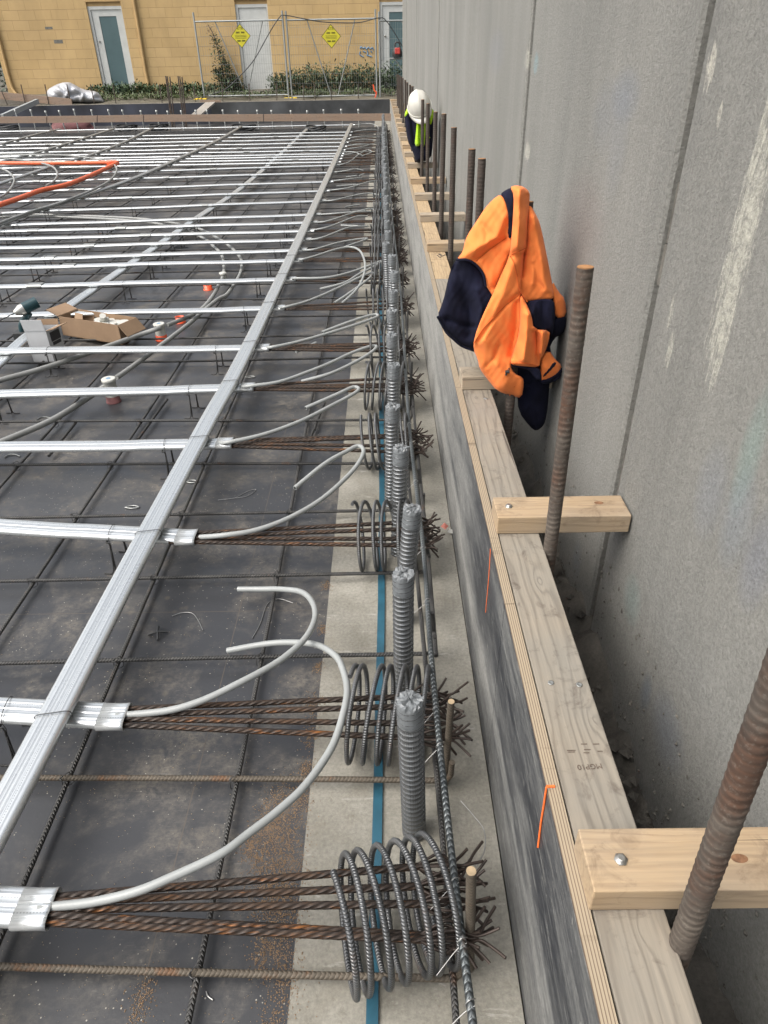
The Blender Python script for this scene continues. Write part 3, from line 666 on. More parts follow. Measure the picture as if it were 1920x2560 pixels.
# short upright pins at the edge
pins = [((1128, 1754), (1112, 1960), .0075), ((1178, 2178), (1174, 2420), .0085), ((1081, 1531), (1083, 1640), .006), ((1046, 1172), (1051, 1262), .006), ((1062, 1345), (1066, 1440), .006)]
names = ['rusty upright pin with a pale sawn top by the second spiral', 'rusty upright pin with a pale sawn top by the nearest spiral', 'dark upright pin between the second and third wire bursts', 'dark upright pin beside the fourth wire burst', 'dark upright pin beside the third wire burst']
for (t, b, r), lb in zip(pins, names):
    B = atz(b[0], b[1], .0); T = aty(t[0], t[1], B[1]); e = thing('edge_pin', tuple(B), lb, 'steel bar')
    m = MB(); tube(m, [B, (B+T)/2, T], r, 12); part(m, 'ribbed_shaft', 'barbrown' if r > .007 else 'bar', e)
    if r > .007: m = MB(); tube(m, [T, T+np.array([0, 0, .001])], r*.93, 12); part(m, 'sawn_top', 'stubtop', e)
for k in range(14):
    y = 3.0+k*.9; m = MB(); x = .118+random.uniform(-.006, .01); h = random.uniform(.17, .25); tube(m, [(x, y, 0), (x+.004, y, h)], .006, 6)
    tag(m.build('edge_pin', 'bar', loc=(x, y, 0)), f'dark upright pin among the far wire bursts, {nth(k+1)} going away', 'steel bar', 'upright pins along the right edge')

# ------------------------------------------------------------------ flat post-tension ducts
def duct_section(w=.070, t=.021):
    pts = []; hw = w/2-t/2
    for a in np.linspace(-90, 90, 7)[:-1]: pts.append((hw+math.cos(R(a))*t/2, math.sin(R(a))*t/2))
    for x in np.linspace(hw, -hw, 25):
        z = t/2+.0014*math.exp(-((abs(x)-.017)/.0022)**2)+.0009*math.exp(-((x)/.002)**2)-.0016*math.exp(-((x+.004)/.0012)**2)
        pts.append((x, z))
    for a in np.linspace(90, 270, 9)[1:-1]: pts.append((-hw+math.cos(R(a))*t/2, math.sin(R(a))*t/2))
    for x in np.linspace(-hw, hw, 4)[:-1]: pts.append((x, -t/2))
    return np.array(pts)
def duct_section_lo(w=.070, t=.021):
    return np.array([(w/2-.008, -t/2), (w/2, -.003), (w/2, .003), (w/2-.008, t/2), (.017, t/2+.0012), (0, t/2), (-.017, t/2+.0012), (-w/2+.008, t/2), (-w/2, .003), (-w/2, -.003), (-w/2+.008, -t/2)])
TY = [.648, 1.081, 1.800, 2.446, 3.007, 3.534, 4.231, 4.895, 5.432, 5.776, 6.158, 6.518, 6.897, 7.296, 8.079, 8.758, 9.481, 10.324, 11.086, 11.456, 11.852, 12.218, 12.55, 13.079, 13.657, 14.357, 15.047, 15.802, 16.532, 18.46]
TL = {0: (-.711, .654), 1: (-.921, 1.107), 2: (-1.279, 1.882), 3: (-1.54, 2.444), 4: (-1.784, 2.972), 5: (-2.052, 3.55), 6: (-2.342, 4.177), 7: (-2.651, 4.843), 8: (-2.897, 5.375), 9: (-3.016, 5.633), 10: (-3.208, 6.047), 11: (-3.371, 6.398), 12: (-3.525, 6.732), 13: (-3.658, 7.018), 14: (-3.977, 7.707), 15: (-4.293, 8.391), 16: (-4.635, 9.128), 17: (-5.019, 9.957), 18: (-5.332, 10.633)}
ZT = .125; XT = -.615
chair_m = []
def chair_mesh():
    m = MB()
    for s in (-1, 1):
        L = [(-.012, s*.018, .113), (-.012, s*.040, .113), (0, s*.043, .104), (.001, s*.050, .02), (.004, s*.056, .004), (.03, s*.058, .003)]
        tube(m, smooth(L, 4), .0024, 6)
        tube(m, smooth([(.0, s*.044, .10), (-.004, s*.052, .02), (-.012, s*.06, .003), (-.035, s*.06, .003)], 4), .0024, 6)
    tube(m, [(-.012, -.04, .111), (-.012, .04, .111)], .0024, 6)
    m2 = MB(); P = [(-.01, .037, .10), (-.01, .038, .128), (-.008, .02, .1405), (-.004, -.02, .1405), (-.002, -.038, .128), (0, -.037, .10), (.002, -.05, .08), (.002, -.047, .05)]
    tube(m2, smooth(P, 4), .0011, 5)
    return m, m2
cm, cm2 = chair_mesh(); chair0 = None
def tend_y(i, x):
    y = TY[i]
    if i in TL: lx_, ly = TL[i]; return y+(x-XT)*(ly-y)/(lx_-XT)
    return y+(x-XT)*(-.004)
nch = 0
for i, y in enumerate(TY):
    near = i < 9
    xl = xleft(y)-.2; n = 30 if near else 12
    X = np.linspace(XT, xl, n)
    P = np.stack([X, [tend_y(i, x)+(0 if x > -2 else .006*math.sin(x*1.7+i)) for x in X], ZT-.002+.003*np.cos(X*3.65)*(X < -1)], 1)
    sec = duct_section() if near else duct_section_lo()
    lb = f'flat silver duct running left to right over the mesh, {nth(i+1)} from the camera'
    if i == 0: lb = 'short-looking flat silver duct cropped at the left edge nearest the camera'
    if i == len(TY)-1: lb = 'farthest flat silver duct, set apart in front of the far board'
    e = thing('flat_duct', (XT, y, ZT), lb, 'duct', 'flat silver ducts running left to right')
    m = MB(); sweep(m, P, sec, False, (0, 0, 1)); part(m, 'sheath', 'galv', e, solid=.0008 if i < 5 else 0)
    m = MB(); L = .05 if i < 6 else .03
    sweep(m, [(XT-.06, y, ZT), (XT-.006, y, ZT), (XT+.004, y, ZT)], [sec*1.03, sec*1.03, sec*1.05*np.array([1, 1.1])], False, (0, 0, 1)); part(m, 'end_sleeve', 'galv', e, solid=.001)
    if i > 2:
        for q in range(2 if i > 9 else 1):
            m = MB(); xc = random.uniform(xl*.7, -1.2); yc = tend_y(i, xc); sweep(m, [(xc-.05, yc, ZT), (xc+.05, yc-(.0), ZT)], duct_section_lo(.074, .026), True, (0, 0, 1)); part(m, 'joint_tape', 'galvdull', e)
    # chairs
    if y < 13:
        for k in range(0, 6):
            xc = -.885-.86*k-(.03 if k else 0)+random.uniform(-.03, .03)
            if xc < xl+.5: continue
            yc = tend_y(i, xc)
            if chair0 is None:
                chair0 = thing('wire_chair', (0, 0, 0), 'x', 'bar chair', 'wire chairs holding the ducts up')
                kids = [cm.build('legs', 'bar', chair0), cm2.build('tie_wire', 'tie', chair0)]
                chair0.location = (xc, yc, 0); c_ = chair0
            else: c_ = copy_tree(chair0, kids, (xc, yc, 0), rz=random.uniform(-.1, .1))
            c_['label'] = f'thin wire chair under the {nth(i+1)} silver duct from camera, {nth(k+1)} from its open end'

# longitudinal wide ducts over them
LD = [[(-.795, -.6), (-.785, .4), (-.772, .8), (-.765, 1.10), (-.755, 1.72), (-.735, 2.56), (-.71, 3.64), (-.70, 7.6), (-.703, 18.3)],
      [tuple(atz(px, py, .098)[:2]) for px, py in ((-260, 1150), (-120, 1010), (0, 904), (69, 841), (169, 768), (239, 720), (321, 664), (415, 600), (500, 540), (601, 472), (699, 388), (768, 322))],
      [(-3.75, 5.6), (-3.598, 6.91), (-3.546, 7.535), (-3.24, 9.617), (-3.16, 12), (-3.13, 14.87), (-3.236, 18.2)],
      [(-4.86, 8.8), (-4.849, 9.61), (-4.86, 11.5), (-4.80, 12.8), (-4.90, 14.75), (-5.275, 18.1)],
      [(-5.95, 10.8), (-5.947, 11.98), (-5.909, 13.18), (-6.033, 15.68), (-6.197, 18.2)],
      [(-7.2, 13.6), (-7.295, 14.89), (-7.492, 16.95), (-7.523, 18.4)]]
LB = ['long wide silver duct crossing over all the others from the lower left corner', 'second long duct going away from the camera, passing behind the white box', 'long duct going away just right of the lower orange conduit end', 'dull long duct going away under the corner of the orange conduits', 'dull long duct going away at upper left, left of the orange corner', 'leftmost dull long duct going away near the silver sheet']
for i, pts in enumerate(LD):
    P3 = smooth([(x, y, .098 if i == 1 else .157) for x, y in pts], 6)
    e = thing('flat_duct', (pts[0][0], pts[0][1], .157), LB[i], 'duct', 'flat silver ducts running away from the camera')
    m = MB(); sweep(m, P3, duct_section(.074, .022) if i < 2 else duct_section_lo(.074, .022), True, (0, 0, 1)); part(m, 'sheath', 'galv' if i < 2 else 'galvdull', e)
    if i < 2:
        for j, ty in enumerate(TY[:9] if i == 0 else []):
            m = MB()
            x = np.interp(ty, [p[1] for p in P3], [p[0] for p in P3])
            if ty < pts[0][1]: continue
            L = [(-.038, -.004, .15), (-.034, -.002, .1695), (0, .004, .171), (.036, .010, .1695), (.0395, .012, .15), (.03, .02, .14)]
            tube(m, smooth([(x+a, ty+b-.03, c) for a, b, c in L], 4), .0012, 5); part(m, 'tie_wire', 'tie', e)

# ------------------------------------------------------------------ strands with splayed ends, spirals
def strand_sec(r, tw, lobes=6, seg=24):
    a = np.linspace(0, 2*np.pi, seg, endpoint=False); rr = r*(.80+.26*np.abs(np.cos((a-tw)*lobes/2)))
    return np.stack([np.cos(a)*rr, np.sin(a)*rr], 1)
def strands(i, y, n=4):
    offs = np.linspace(-.066, .066, n) if i else np.array([-.045, -.012, .03, .068, -.060])
    if i == 0: offs = np.array([-.052, .000, .035, .075, -.066])
    for k, o in enumerate(sorted(offs)):
        ys = y+np.interp(k, [0, len(offs)-1], [-.022, .022]); zs = .122+.004*(k % 2)
        ye = y+o+random.uniform(-.006, .006); ze = .125+random.uniform(-.012, .012)-.03*(o/.08)**2*(i % 2)
        X = np.linspace(XT-.08, .055, 60 if i < 6 else (24 if i < 12 else 6)); t = (X-X[0])/(X[-1]-X[0]); t = np.clip((t-.1)/.9, 0, 1)
        P = np.stack([X, ys+(ye-ys)*t, zs+(ze-zs)*t], 1)
        near = i < 6
        e = thing('strand', tuple(P[-1]), f'rusty strand, {nth(k+1)} of the fan at the {nth(i+1)} silver duct from the camera', 'steel strand', 'rusty strands fanning out to the spirals')
        m = MB()
        if near:
            secs = [strand_sec(.0068, 2*np.pi*((x-X[0])/.13)) for x in X]; sweep(m, P, secs)
        else: tube(m, P, .0064, 6)
        part(m, 'cable', 'strand', e)
        kk = 7 if i < 14 else 5; wires = []
        for w in range(kk):
            th = 2*np.pi*w/kk+random.uniform(-.35, .35); b = random.uniform(.016, .036) if w else .004; f = random.uniform(.014, .052)
            c, s = math.cos(th), math.sin(th); x0 = .045; L = random.uniform(.09, .14)
            th2 = th+random.uniform(-.9, .9); c2, s2 = math.cos(th2), math.sin(th2)
            pts = [(x0, ye+.003*c, ze+.003*s), (x0+.2*L, ye+.6*b*c, ze+.6*b*s), (x0+.45*L, ye+b*c, ze+b*s), (x0+.70*L, ye+.35*b*c, ze+.35*b*s), (x0+.86*L, ye+.6*f*c2, ze+.6*f*s2), (x0+L, ye+1.1*f*c2, max(.01, ze+1.1*f*s2))]
            mw = MB(); tube(mw, smooth(pts, 4 if i < 6 else 2), .0029, 6 if i < 6 else 4); wires.append(mw)
        if i < 6:
            for mw in wires: part(mw, 'splayed_wire', 'wire', e)
        else:
            ma = MB()
            for mw in wires: ma.add(np.concatenate(mw.v), mw.f, None)
            part(ma, 'splayed_wires', 'wire', e)
def spiral_mesh(hand, jit=0, turns=6.6, seg=10, per=26, r=.112, tight=2):
    n = int(turns*per); t = np.linspace(0, turns, n+1)
    x = np.interp(t, [0, .9, turns-1.1, turns], [0, .030, .185, .2])
    a = hand*2*np.pi*t+np.pi*.42
    rr = r*(1+.05*np.sin(a*2+.6))
    x = x+.005*np.sin(t*6.283*.5+jit)+.004*np.sin(t*2.1+jit*2); P = np.stack([x-.1+.010*np.sin(a+jit), np.cos(a)*rr*.94, np.sin(a)*rr], 1); m = MB(); tube(m, P, .0062, seg); return m
sp = {}
for q, (key, hand, seg, per) in enumerate((('a', 1, 12, 30), ('b', -1, 12, 30), ('b1', -1, 12, 30), ('b2', 1, 12, 30), ('c', -1, 6, 14), ('c1', 1, 6, 14))):
    me = spiral_mesh(hand, q*1.3, 6.6 if q != 2 else 5.7, seg, per); o = me.build('anchor_spiral', 'coil'); sp[key] = o
for i, y in enumerate(TY[:-1]):
    strands(i, y, 5 if i == 0 else 4)
    key = 'a' if i == 0 else (('b', 'b1', 'b2')[(i-1) % 3] if i < 6 else ('c', 'c1')[i % 2])
    src = sp[key]
    o = src.copy() if src.get('used') else src
    if o is not src: COL.objects.link(o)
    src['used'] = 1
    o.location = (-.012+(.012 if i in (3, 5) else 0), y-(.012 if i == 0 else 0), .121); o.rotation_euler = (random.uniform(-.2, .2), random.uniform(-.04, .04), (.26 if i == 0 else random.uniform(-.12, .02)))
    o.scale = (.95, .97, .97) if i == 0 else (.9, .97, .97)
    tag(o, f'ribbed steel spiral round the strands of the {nth(i+1)} silver duct from the camera' if i else 'biggest-looking ribbed steel spiral with wide slanting turns, nearest the camera', 'spiral', 'steel spirals round the strands')
for o in sp.values():
    if 'used' in o: del o['used']
for o in COL.objects:
    if 'used' in o: del o['used']

# ------------------------------------------------------------------ upright corrugated ducts with taped tops
def cduct(h, near=True):
    m = MB(); pitch = .0142; r = .0226; seg = 30 if near else 14; per = 9 if near else 6
    n = int(h/pitch*per); P = np.stack([np.zeros(n+1), np.zeros(n+1), np.linspace(0, h, n+1)], 1)
    th = np.linspace(0, 2*np.pi, seg, endpoint=False); secs = []
    for i in range(n+1):
        ph = 2*np.pi*(h*i/n/pitch)+th
        s = np.cos(ph); rr = r+.0026*np.clip(s*1.6-.35, 0, 1)+.0005*np.cos(ph*3)
        secs.append(np.stack([np.cos(th)*rr, np.sin(th)*rr], 1))
    sweep(m, P, secs, False); return m
def tapecap(h, seed, near=True):
    r_ = random.Random(seed); m = MB(); seg = 32 if near else 12; prof = [(.0248, h-.055), (.0252, h-.045), (.0250, h-.02), (.0254, h-.005), (.0243, h+.002)]
    if near: prof += [(.019, h+.004), (.012, h+.003), (.006, h+.006), (.0008, h+.004)]
    else: prof += [(.012, h+.005), (.0008, h+.004)]
    V = []; Fc = []
    for a_, (rr, z) in enumerate(prof):
        for j in range(seg):
            t = 2*np.pi*j/seg; k = r_.uniform(-1, 1); d = .0009 if a_ < 4 else .0034
            wr = math.sin(t*3+a_*1.3+seed)*.0012 if a_ >= 4 else 0
            V.append(((rr+k*d*.6)*math.cos(t), (rr+k*d*.6)*math.sin(t), z+k*d*.8+wr*1.6))
    for a_ in range(len(prof)-1):
        for j in range(seg): Fc.append((a_*seg+j, a_*seg+(j+1) % seg, (a_+1)*seg+(j+1) % seg, (a_+1)*seg+j))
    m.add(V, Fc[:seg*3]); m2_ = Fc[seg*3:]; m.f += m2_; m.smooth += [False]*len(m2_); m.uv += [(0, 0)]*sum(len(q) for q in m2_); return m
vd = [(.0455, .862, .412, -.011, .0), (.033, 1.249, .40, 0, 0), (.036, 1.525, .40, .029, 0), (.032, 1.864, .40, .011, 0), (.012, 2.166, .40, .01, 0), (.028, 2.549, .40, .004, 0), (.024, 2.903, .40, .006, 0), (.034, 3.237, .40, .0, 0), (.043, 3.565, .4, .002, 0), (.053, 3.945, .4, .006, 0), (.043, 4.33, .4, .006, 0)]
y = 4.66; k = 0
while y < 17.6: vd.append((.024+.012*((k*5) % 3)/2, y, .4, random.uniform(-.01, .01), 0)); y += .37; k += 1
dm, tm = cduct(.40).build('corrugated_tube', 'duct'), [tapecap(.40, s).build('taped_top', 'tape') for s in (3, 8, 14)]
dml = cduct(.40, False).build('corrugated_tube', 'duct')
tml = tapecap(.40, 5, False).build('taped_top', 'tape')
for i, (x, y, h, lean, _) in enumerate(vd):
    e = thing('upright_duct', (x, y, 0), f'upright corrugated steel tube with a taped top, {nth(i+1)} in the row from the camera' if i else 'upright corrugated steel tube with a crumpled tape top, nearest in the row', 'duct', 'upright corrugated tubes in a row')
    e.scale = (1.0, 1.0, h/.40); e.rotation_euler = (0, math.atan(lean/h), random.uniform(0, 6.28) if i else 0)
    if i: e.rotation_euler = (0, math.atan(lean/h), 0)
    for s in ((dm if i < 12 else dml), (tm[i % 3] if i < 12 else tml)):
        c_ = s.copy(); COL.objects.link(c_); c_.parent = e
for o in [dm, dml, tml]+tm: bpy.data.objects.remove(o)

# teal strip on the concrete
m = MB(); Y_ = np.linspace(-1.5, 17, 90); P = np.stack([np.interp(Y_, [-1.5, .51, .9, 1.3, 2.07, 2.85, 5, 17], [-.05, -.041, -.034, -.028, -.022, -.024, -.027, -.03])+.0012*np.sin(Y_*9), Y_, np.full(90, .0045)], 1)
sweep(m, P, np.array([(-.0105, -.002), (.0105, -.002), (.0105, .002), (-.0105, .002)]), True, (0, 0, 1), False)
tag(m.build('sealing_strip', 'teal', loc=(-.03, .5, .004)), 'flat teal strip running along the pale concrete beside the upright tubes', 'strip')

# ------------------------------------------------------------------ grout tubes
def P7(l): return [(500+x*.3617, 600+y*.3617) for x, y in l]
def P3r(l): return [(500+x*.3376, 240+y*.3376) for x, y in l]
GT = [
 ([(95, 2273), (131, 2267), (232, 2255), (337, 2230), (422, 2196), (548, 2137), (624, 2082), (700, 2023), (766, 1960), (829, 1869), (858, 1785), (868, 1723), (857, 1673), (838, 1639), (791, 1612), (722, 1606), (656, 1611), (568, 1627)], [.13, .13, .14, .16, .17, .18, .18, .18, .18, .18, .18, .18, .17, .16, .13, .10, .08, .06]),
 ([(290, 1790), (321, 1787), (422, 1776), (506, 1751), (591, 1711), (676, 1666), (726, 1631), (768, 1589), (788, 1542), (780, 1504), (753, 1480), (703, 1473), (650, 1473), (595, 1473)], [.13, .13, .14, .15, .16, .16, .16, .16, .15, .14, .12, .09, .07, .06]),
 ([(500, 1343), (560, 1338), (637, 1326), (714, 1299), (791, 1257), (849, 1210), (892, 1164), (909, 1129), (896, 1115), (865, 1129), (811, 1160), (737, 1220)], None),
 ([(545, 1108), (575, 1105), (663, 1085), (753, 1052), (825, 1016), (880, 987), (897, 973), (883, 968), (844, 985), (764, 1020)], None),
 ([(600, 968)]+P7([(355, 1008), (550, 980), (750, 910), (900, 850), (1050, 780), (1180, 735), (1220, 742), (1150, 800), (1000, 880), (880, 930), (700, 978)]), None),
 (P7([(460, 742), (500, 740), (650, 710), (800, 670), (1000, 610), (1150, 560), (1228, 528), (1200, 516), (1050, 560), (845, 637)]), None),
 (P7([(545, 468), (590, 463), (720, 430), (850, 380), (1000, 310), (1100, 260), (1190, 225), (1170, 265), (1050, 355), (930, 435)]), None),
 (P7([(630, 268), (670, 265), (850, 262), (1000, 235), (1150, 185), (1250, 148), (1200, 185), (1100, 235), (1000, 295), (830, 340)]), None),
 (P7([(680, 138), (710, 134), (800, 110), (950, 62), (1050, 50), (1110, 80), (1140, 160), (1130, 250), (1080, 345), (980, 440)]), None),
 (P3r([(745, 1142), (850, 1135), (1050, 1080), (1240, 1055), (1100, 1108), (1040, 1130)]), None),
 (P3r([(770, 1066), (900, 1050), (1100, 975), (1240, 965)]), None), (P3r([(800, 998), (950, 970), (1150, 895), (1240, 890)]), None),
 (P3r([(825, 938), (950, 925), (1150, 860), (1260, 835), (1295, 850)]), None), (P3r([(850, 880), (1000, 870), (1200, 855), (1285, 860)]), None),
 (P3r([(895, 777), (1000, 770), (1150, 735), (1250, 720), (1330, 735)]), None), (P3r([(925, 703), (1100, 680), (1250, 635), (1330, 630)]), None),
 (P3r([(955, 633), (1100, 615), (1200, 605)]), None), (P3r([(985, 567), (1100, 550), (1150, 540), (1210, 550)]), None),
 (P3r([(1010, 514), (1100, 490), (1180, 430), (1240, 400), (1270, 415), (1200, 445)]), None), (P3r([(1030, 442), (1150, 420), (1240, 400)]), None),
 (P3r([(1050, 415), (1140, 415), (1200, 440)]), None), (P3r([(1060, 398), (1200, 375), (1300, 350)]), None), (P3r([(1075, 370), (1180, 357), (1250, 360)]), None), (P3r([(1090, 340), (1200, 320), (1300, 325)]), None),
 (P3r([(1105, 310), (1200, 298), (1330, 298)]), None), (P3r([(1140, 262), (1250, 248), (1310, 250)]), None), (P3r([(1145, 214), (1250, 203), (1310, 222), (1322, 252)]), None)]
GL = {0: 'thickest-looking pale grey tube curving in a big hook from the nearest duct', 1: 'pale grey tube hooking back from the second silver duct, cut end behind the first hook', 2: 'pale grey tube looping to a narrow hairpin right of the third silver duct', 8: 'pale grey tube making the tall rounded hook beside the far spirals', 26: 'pale grey tube bending round the far corner by the last duct'}
for i, (pts, zz) in enumerate(GT):
    if zz is None: zz = [.128]+[.15]*(len(pts)-2)+[.13]
    P = smooth([atz(px, py, z) for (px, py), z in zip(pts, zz)], 7)
    e = thing('grout_tube', tuple(P[0]), GL.get(i, f'pale grey tube curving out of the {nth(i+1)} silver duct from the camera'), 'tube', 'pale grey tubes from the duct ends')
    m = MB(); tube(m, P, .0082 if i < 9 else .0075, 14 if i < 9 else 7); part(m, 'hose', 'hose', e)
    if i < 8: m = MB(); d = _n(P[-1]-P[-2]); tube(m, [P[-1], P[-1]+d*.0006], .0055, 10); part(m, 'bore_shade', 'black', e)  # dark disc on the cut end, painted shade for the tube's hollow
# loose pieces of the same tube further back
for j, (a, b) in enumerate([((850, 1005), (1010, 965)), ((1045, 958), (1170, 962)), ((1080, 600), (1160, 590)), ((1010, 668), (1170, 655)), ((1180, 590), (1215, 575)), ((1080, 820), (1180, 805))]):
    p = [atz(500+a[0]*.3376, 240+a[1]*.3376, .05), atz(500+b[0]*.3376, 240+b[1]*.3376, .06)]
    if j < 1: p = [atz(737+3, 880, .05), atz(790, 857, .06)]
    m = MB(); tube(m, p, .0078, 8); tag(m.build('tube_offcut', 'hose', loc=tuple(p[0])), ['straight grey tube end lying between the fifth and sixth silver ducts'][0] if j == 0 else f'short straight grey tube end by the far spirals, {nth(j)} of the five from the camera', 'tube')

# ------------------------------------------------------------------ conduits, pots, boxes
def zpath(pts, z): return [atz(p[0], p[1], p[2] if len(p) > 2 else z) for p in pts]
def pr(l, f=.3376, ox=0, oy=240): return [(ox+x*f, oy+y*f) for x, y in l]
cond = [
 (zpath([(-60, 972), (0, 951), (120, 917), (277, 863), (350, 837), (388, 824, .085), (400, 820, .085)], .07), .0135, 'conduit', 'grey conduit from the left edge to the orange-ringed white pot'),
 (zpath([(418, 813, .085), (470, 792), (507, 770), (536, 734), (547, 712), (558, 690), (560, 665), (554, 636), (536, 618), (520, 603), (496, 589), (456, 573), (365, 555), (236, 546), (101, 541), (0, 543), (-40, 545)], .07), .0125, 'conduit', 'inner grey conduit sweeping round behind the orange-ringed pot to the upper left'),
 (zpath([(-70, 1132), (0, 1106), (132, 1049), (230, 988), (268, 962, .09), (280, 955, .10)], .07), .0135, 'conduit', 'grey conduit from the left edge to the pot half hidden by a silver duct'),
 (zpath([(290, 944, .10), (305, 935, .095), (371, 887), (473, 809), (503, 782), (545, 748), (569, 734), (598, 690), (605, 661), (598, 640), (572, 614), (545, 596), (513, 578), (466, 564), (371, 549), (236, 541), (0, 534), (-40, 533)], .07), .0125, 'conduit', 'outer grey conduit sweeping round from the half hidden pot'),
 (zpath(pr([(-100, 428), (0, 430), (220, 435), (500, 440), (700, 465), (820, 497), (865, 540), (830, 610), (720, 680), (450, 790), (250, 850), (0, 940), (-100, 985)]), .19), .0125, 'conduit', 'long pale conduit looping over the corner of the orange conduits'),
 (zpath(pr([(-100, 452), (0, 455), (200, 480), (370, 515), (425, 570), (400, 630), (340, 665)]), .19), .0125, 'conduit', 'pale conduit loop crossing the orange conduits, inside the long loop'),
 (zpath(pr([(-60, 520), (0, 535), (60, 560), (105, 610), (90, 670), (40, 725), (-30, 765)]), .19), .0125, 'conduit', 'small pale conduit loop at the left edge inside the orange V'),
 (zpath(pr([(-80, 495), (0, 497), (300, 498), (600, 496), (850, 492)]), .19), .026, 'orange', 'upper orange conduit lying straight along the far ducts'),
 (zpath(pr([(860, 500), (700, 575), (500, 655), (300, 700), (150, 755), (0, 805), (-80, 832)]), .19), .026, 'orange', 'lower orange conduit running down to the left edge')]
for pts, r, mt, lb in cond:
    P = smooth(pts, 8); e = thing('conduit', tuple(P[0]), lb, 'conduit'); m = MB(); tube(m, P, r, 14); part(m, 'pipe', mt, e)
    if mt == 'orange':
        m = MB(); a = P[-1] if 'upper' in lb else P[0]; d = _n(P[-2]-P[-1]) if 'upper' in lb else _n(P[1]-P[0])
        tube(m, [a-d*.02, a+d*.12], r*1.2, 14); part(m, 'socket', 'orange', e)
m = MB(); c = atz(*pr([(868, 496)])[0], .19); tube(m, smooth([c+np.array((-.16, .02, 0)), c+np.array((.0, .0, 0)), c+np.array((-.07, -.16, 0))], 6), .033, 14); tag(m.build('conduit_elbow', 'cap', loc=tuple(c)), 'orange elbow where the two orange conduits meet', 'pipe fitting')
# white connector on inner conduit
c = atz(558, 690, .075); m = MB(); lathe(m, c-np.array((0, 0, .02)), [(.02, 0), (.02, .03), (.027, .032), (.027, .045), (.018, .048)], 16); tag(m.build('pipe_fitting', 'pot', loc=tuple(c)), 'white fitting on the bend of the inner grey conduit', 'pipe fitting')
def pot(px, py, lb, ring='cap', k=1.0):
    b = atz(px, py, .0); e = thing('slab_pot', tuple(b), lb, 'pot', 'white pots set on the deck')
    m = MB(); lathe(m, b, [(r_, z_*k) for r_, z_ in [(.032, .02), (.030, .06), (.030, .088), (.034, .09), (.034, .1), (.031, .102)]], 24); part(m, 'body', 'pot', e)
    m = MB(); lathe(m, b, [(.036, .0), (.036, .006), (.032, .007), (.0335, .032), (.031, .034)], 24); part(m, 'base_ring', ring, e)
    m = MB(); lathe(m, b, [(.012, .1022*k), (.010, .1032*k)], 8); part(m, 'lid_mark', 'blue', e)
    return b
pot(405, 850, 'white round pot with a bright orange base ring beside the cardboard boxes'); pot(285, 1004, 'white round pot behind a silver duct, its dull red base showing below it', 'pinkbag', 1.2)
for px, py, lb in [(451, 806, 'low orange cap partly behind the grey conduit'), (521, 724, 'bright orange cap standing open on the deck near the conduit bend')]:
    b = atz(px, py, 0); m = MB(); lathe(m, b, [(.036, 0), (.036, .005), (.029, .006), (.031, .036), (.027, .036), (.026, .02)], 24); tag(m.build('drain_sleeve', 'cap', loc=tuple(b)), lb, 'pipe sleeve')
    
def quadprism(mb, base4, h, thick=.003):
    """open box walls from four bottom corners"""
    B = [np.array(b, float) for b in base4]; c = sum(B)/4
    for i in range(4):
        a, b = B[i], B[(i+1) % 4]; n_ = np.array([b[1]-a[1], -(b[0]-a[0]), 0]); n_ /= np.linalg.norm(n_)
        if np.dot(n_, c-a) < 0: n_ = -n_
        t = n_*thick; H = np.array([0, 0, h])
        mb.hexa([a, b, b+t, a+t, a+H, b+H, b+t+H, a+t+H])
    mb.hexa([*B, *[b+np.array([0, 0, thick]) for b in B]])
def flap(mb, a, b, d, th=.003):
    a, b, d = map(lambda v: np.array(v, float), (a, b, d)); n_ = np.cross(b-a, d); n_ = n_/np.linalg.norm(n_)*th
    mb.hexa([a, b, b+d, a+d, a+n_, b+n_, b+d+n_, a+d+n_])
# white box
f1 = atz(86, 908, .012); f2 = atz(137, 907, .012); H = aty(92, 833, f1[1])[2]
dx = f2-f1; bk = np.array([.03, .105, 0])
e = thing('white_box', tuple(f1), 'tall white carton open at the top, brown inside, dark label on its right side', 'box')
m = MB(); quadprism(m, [f1, f2, f2+bk, f1+bk], H, .003); part(m, 'carton', 'cardw', e)
m = MB(); Hh = np.array([0, 0, H]); flap(m, f1+Hh, f2+Hh, (-.004, -.006, .062)); part(m, 'front_flap', 'cardw', e)
for a_, b_, d_ in ((f1+Hh+bk*.05, f1+bk+Hh, (-.004, .0, .03)), (f1+bk+Hh, f2+bk+Hh, (.0, .01, .03)), (f2+Hh, f2+bk+Hh, (.05, .0, .012))): m = MB(); flap(m, a_, b_, d_); part(m, 'box_flap', 'card', e)
m = MB()
for (u0, u1, v0, v1) in ((.2, .9, .62, .9), (.25, .85, .5, .6)):
    a = f2+bk*u0+np.array((.0012, 0, H*v0)); m.hexa([a, a+bk*(u1-u0), a+bk*(u1-u0)+np.array((.001, 0, 0)), a+np.array((.001, 0, 0)), *[q+np.array((0, 0, H*(v1-v0))) for q in (a, a+bk*(u1-u0), a+bk*(u1-u0)+np.array((.001, 0, 0)), a+np.array((.001, 0, 0)))]])
part(m, 'dark_label', 'ink', e)
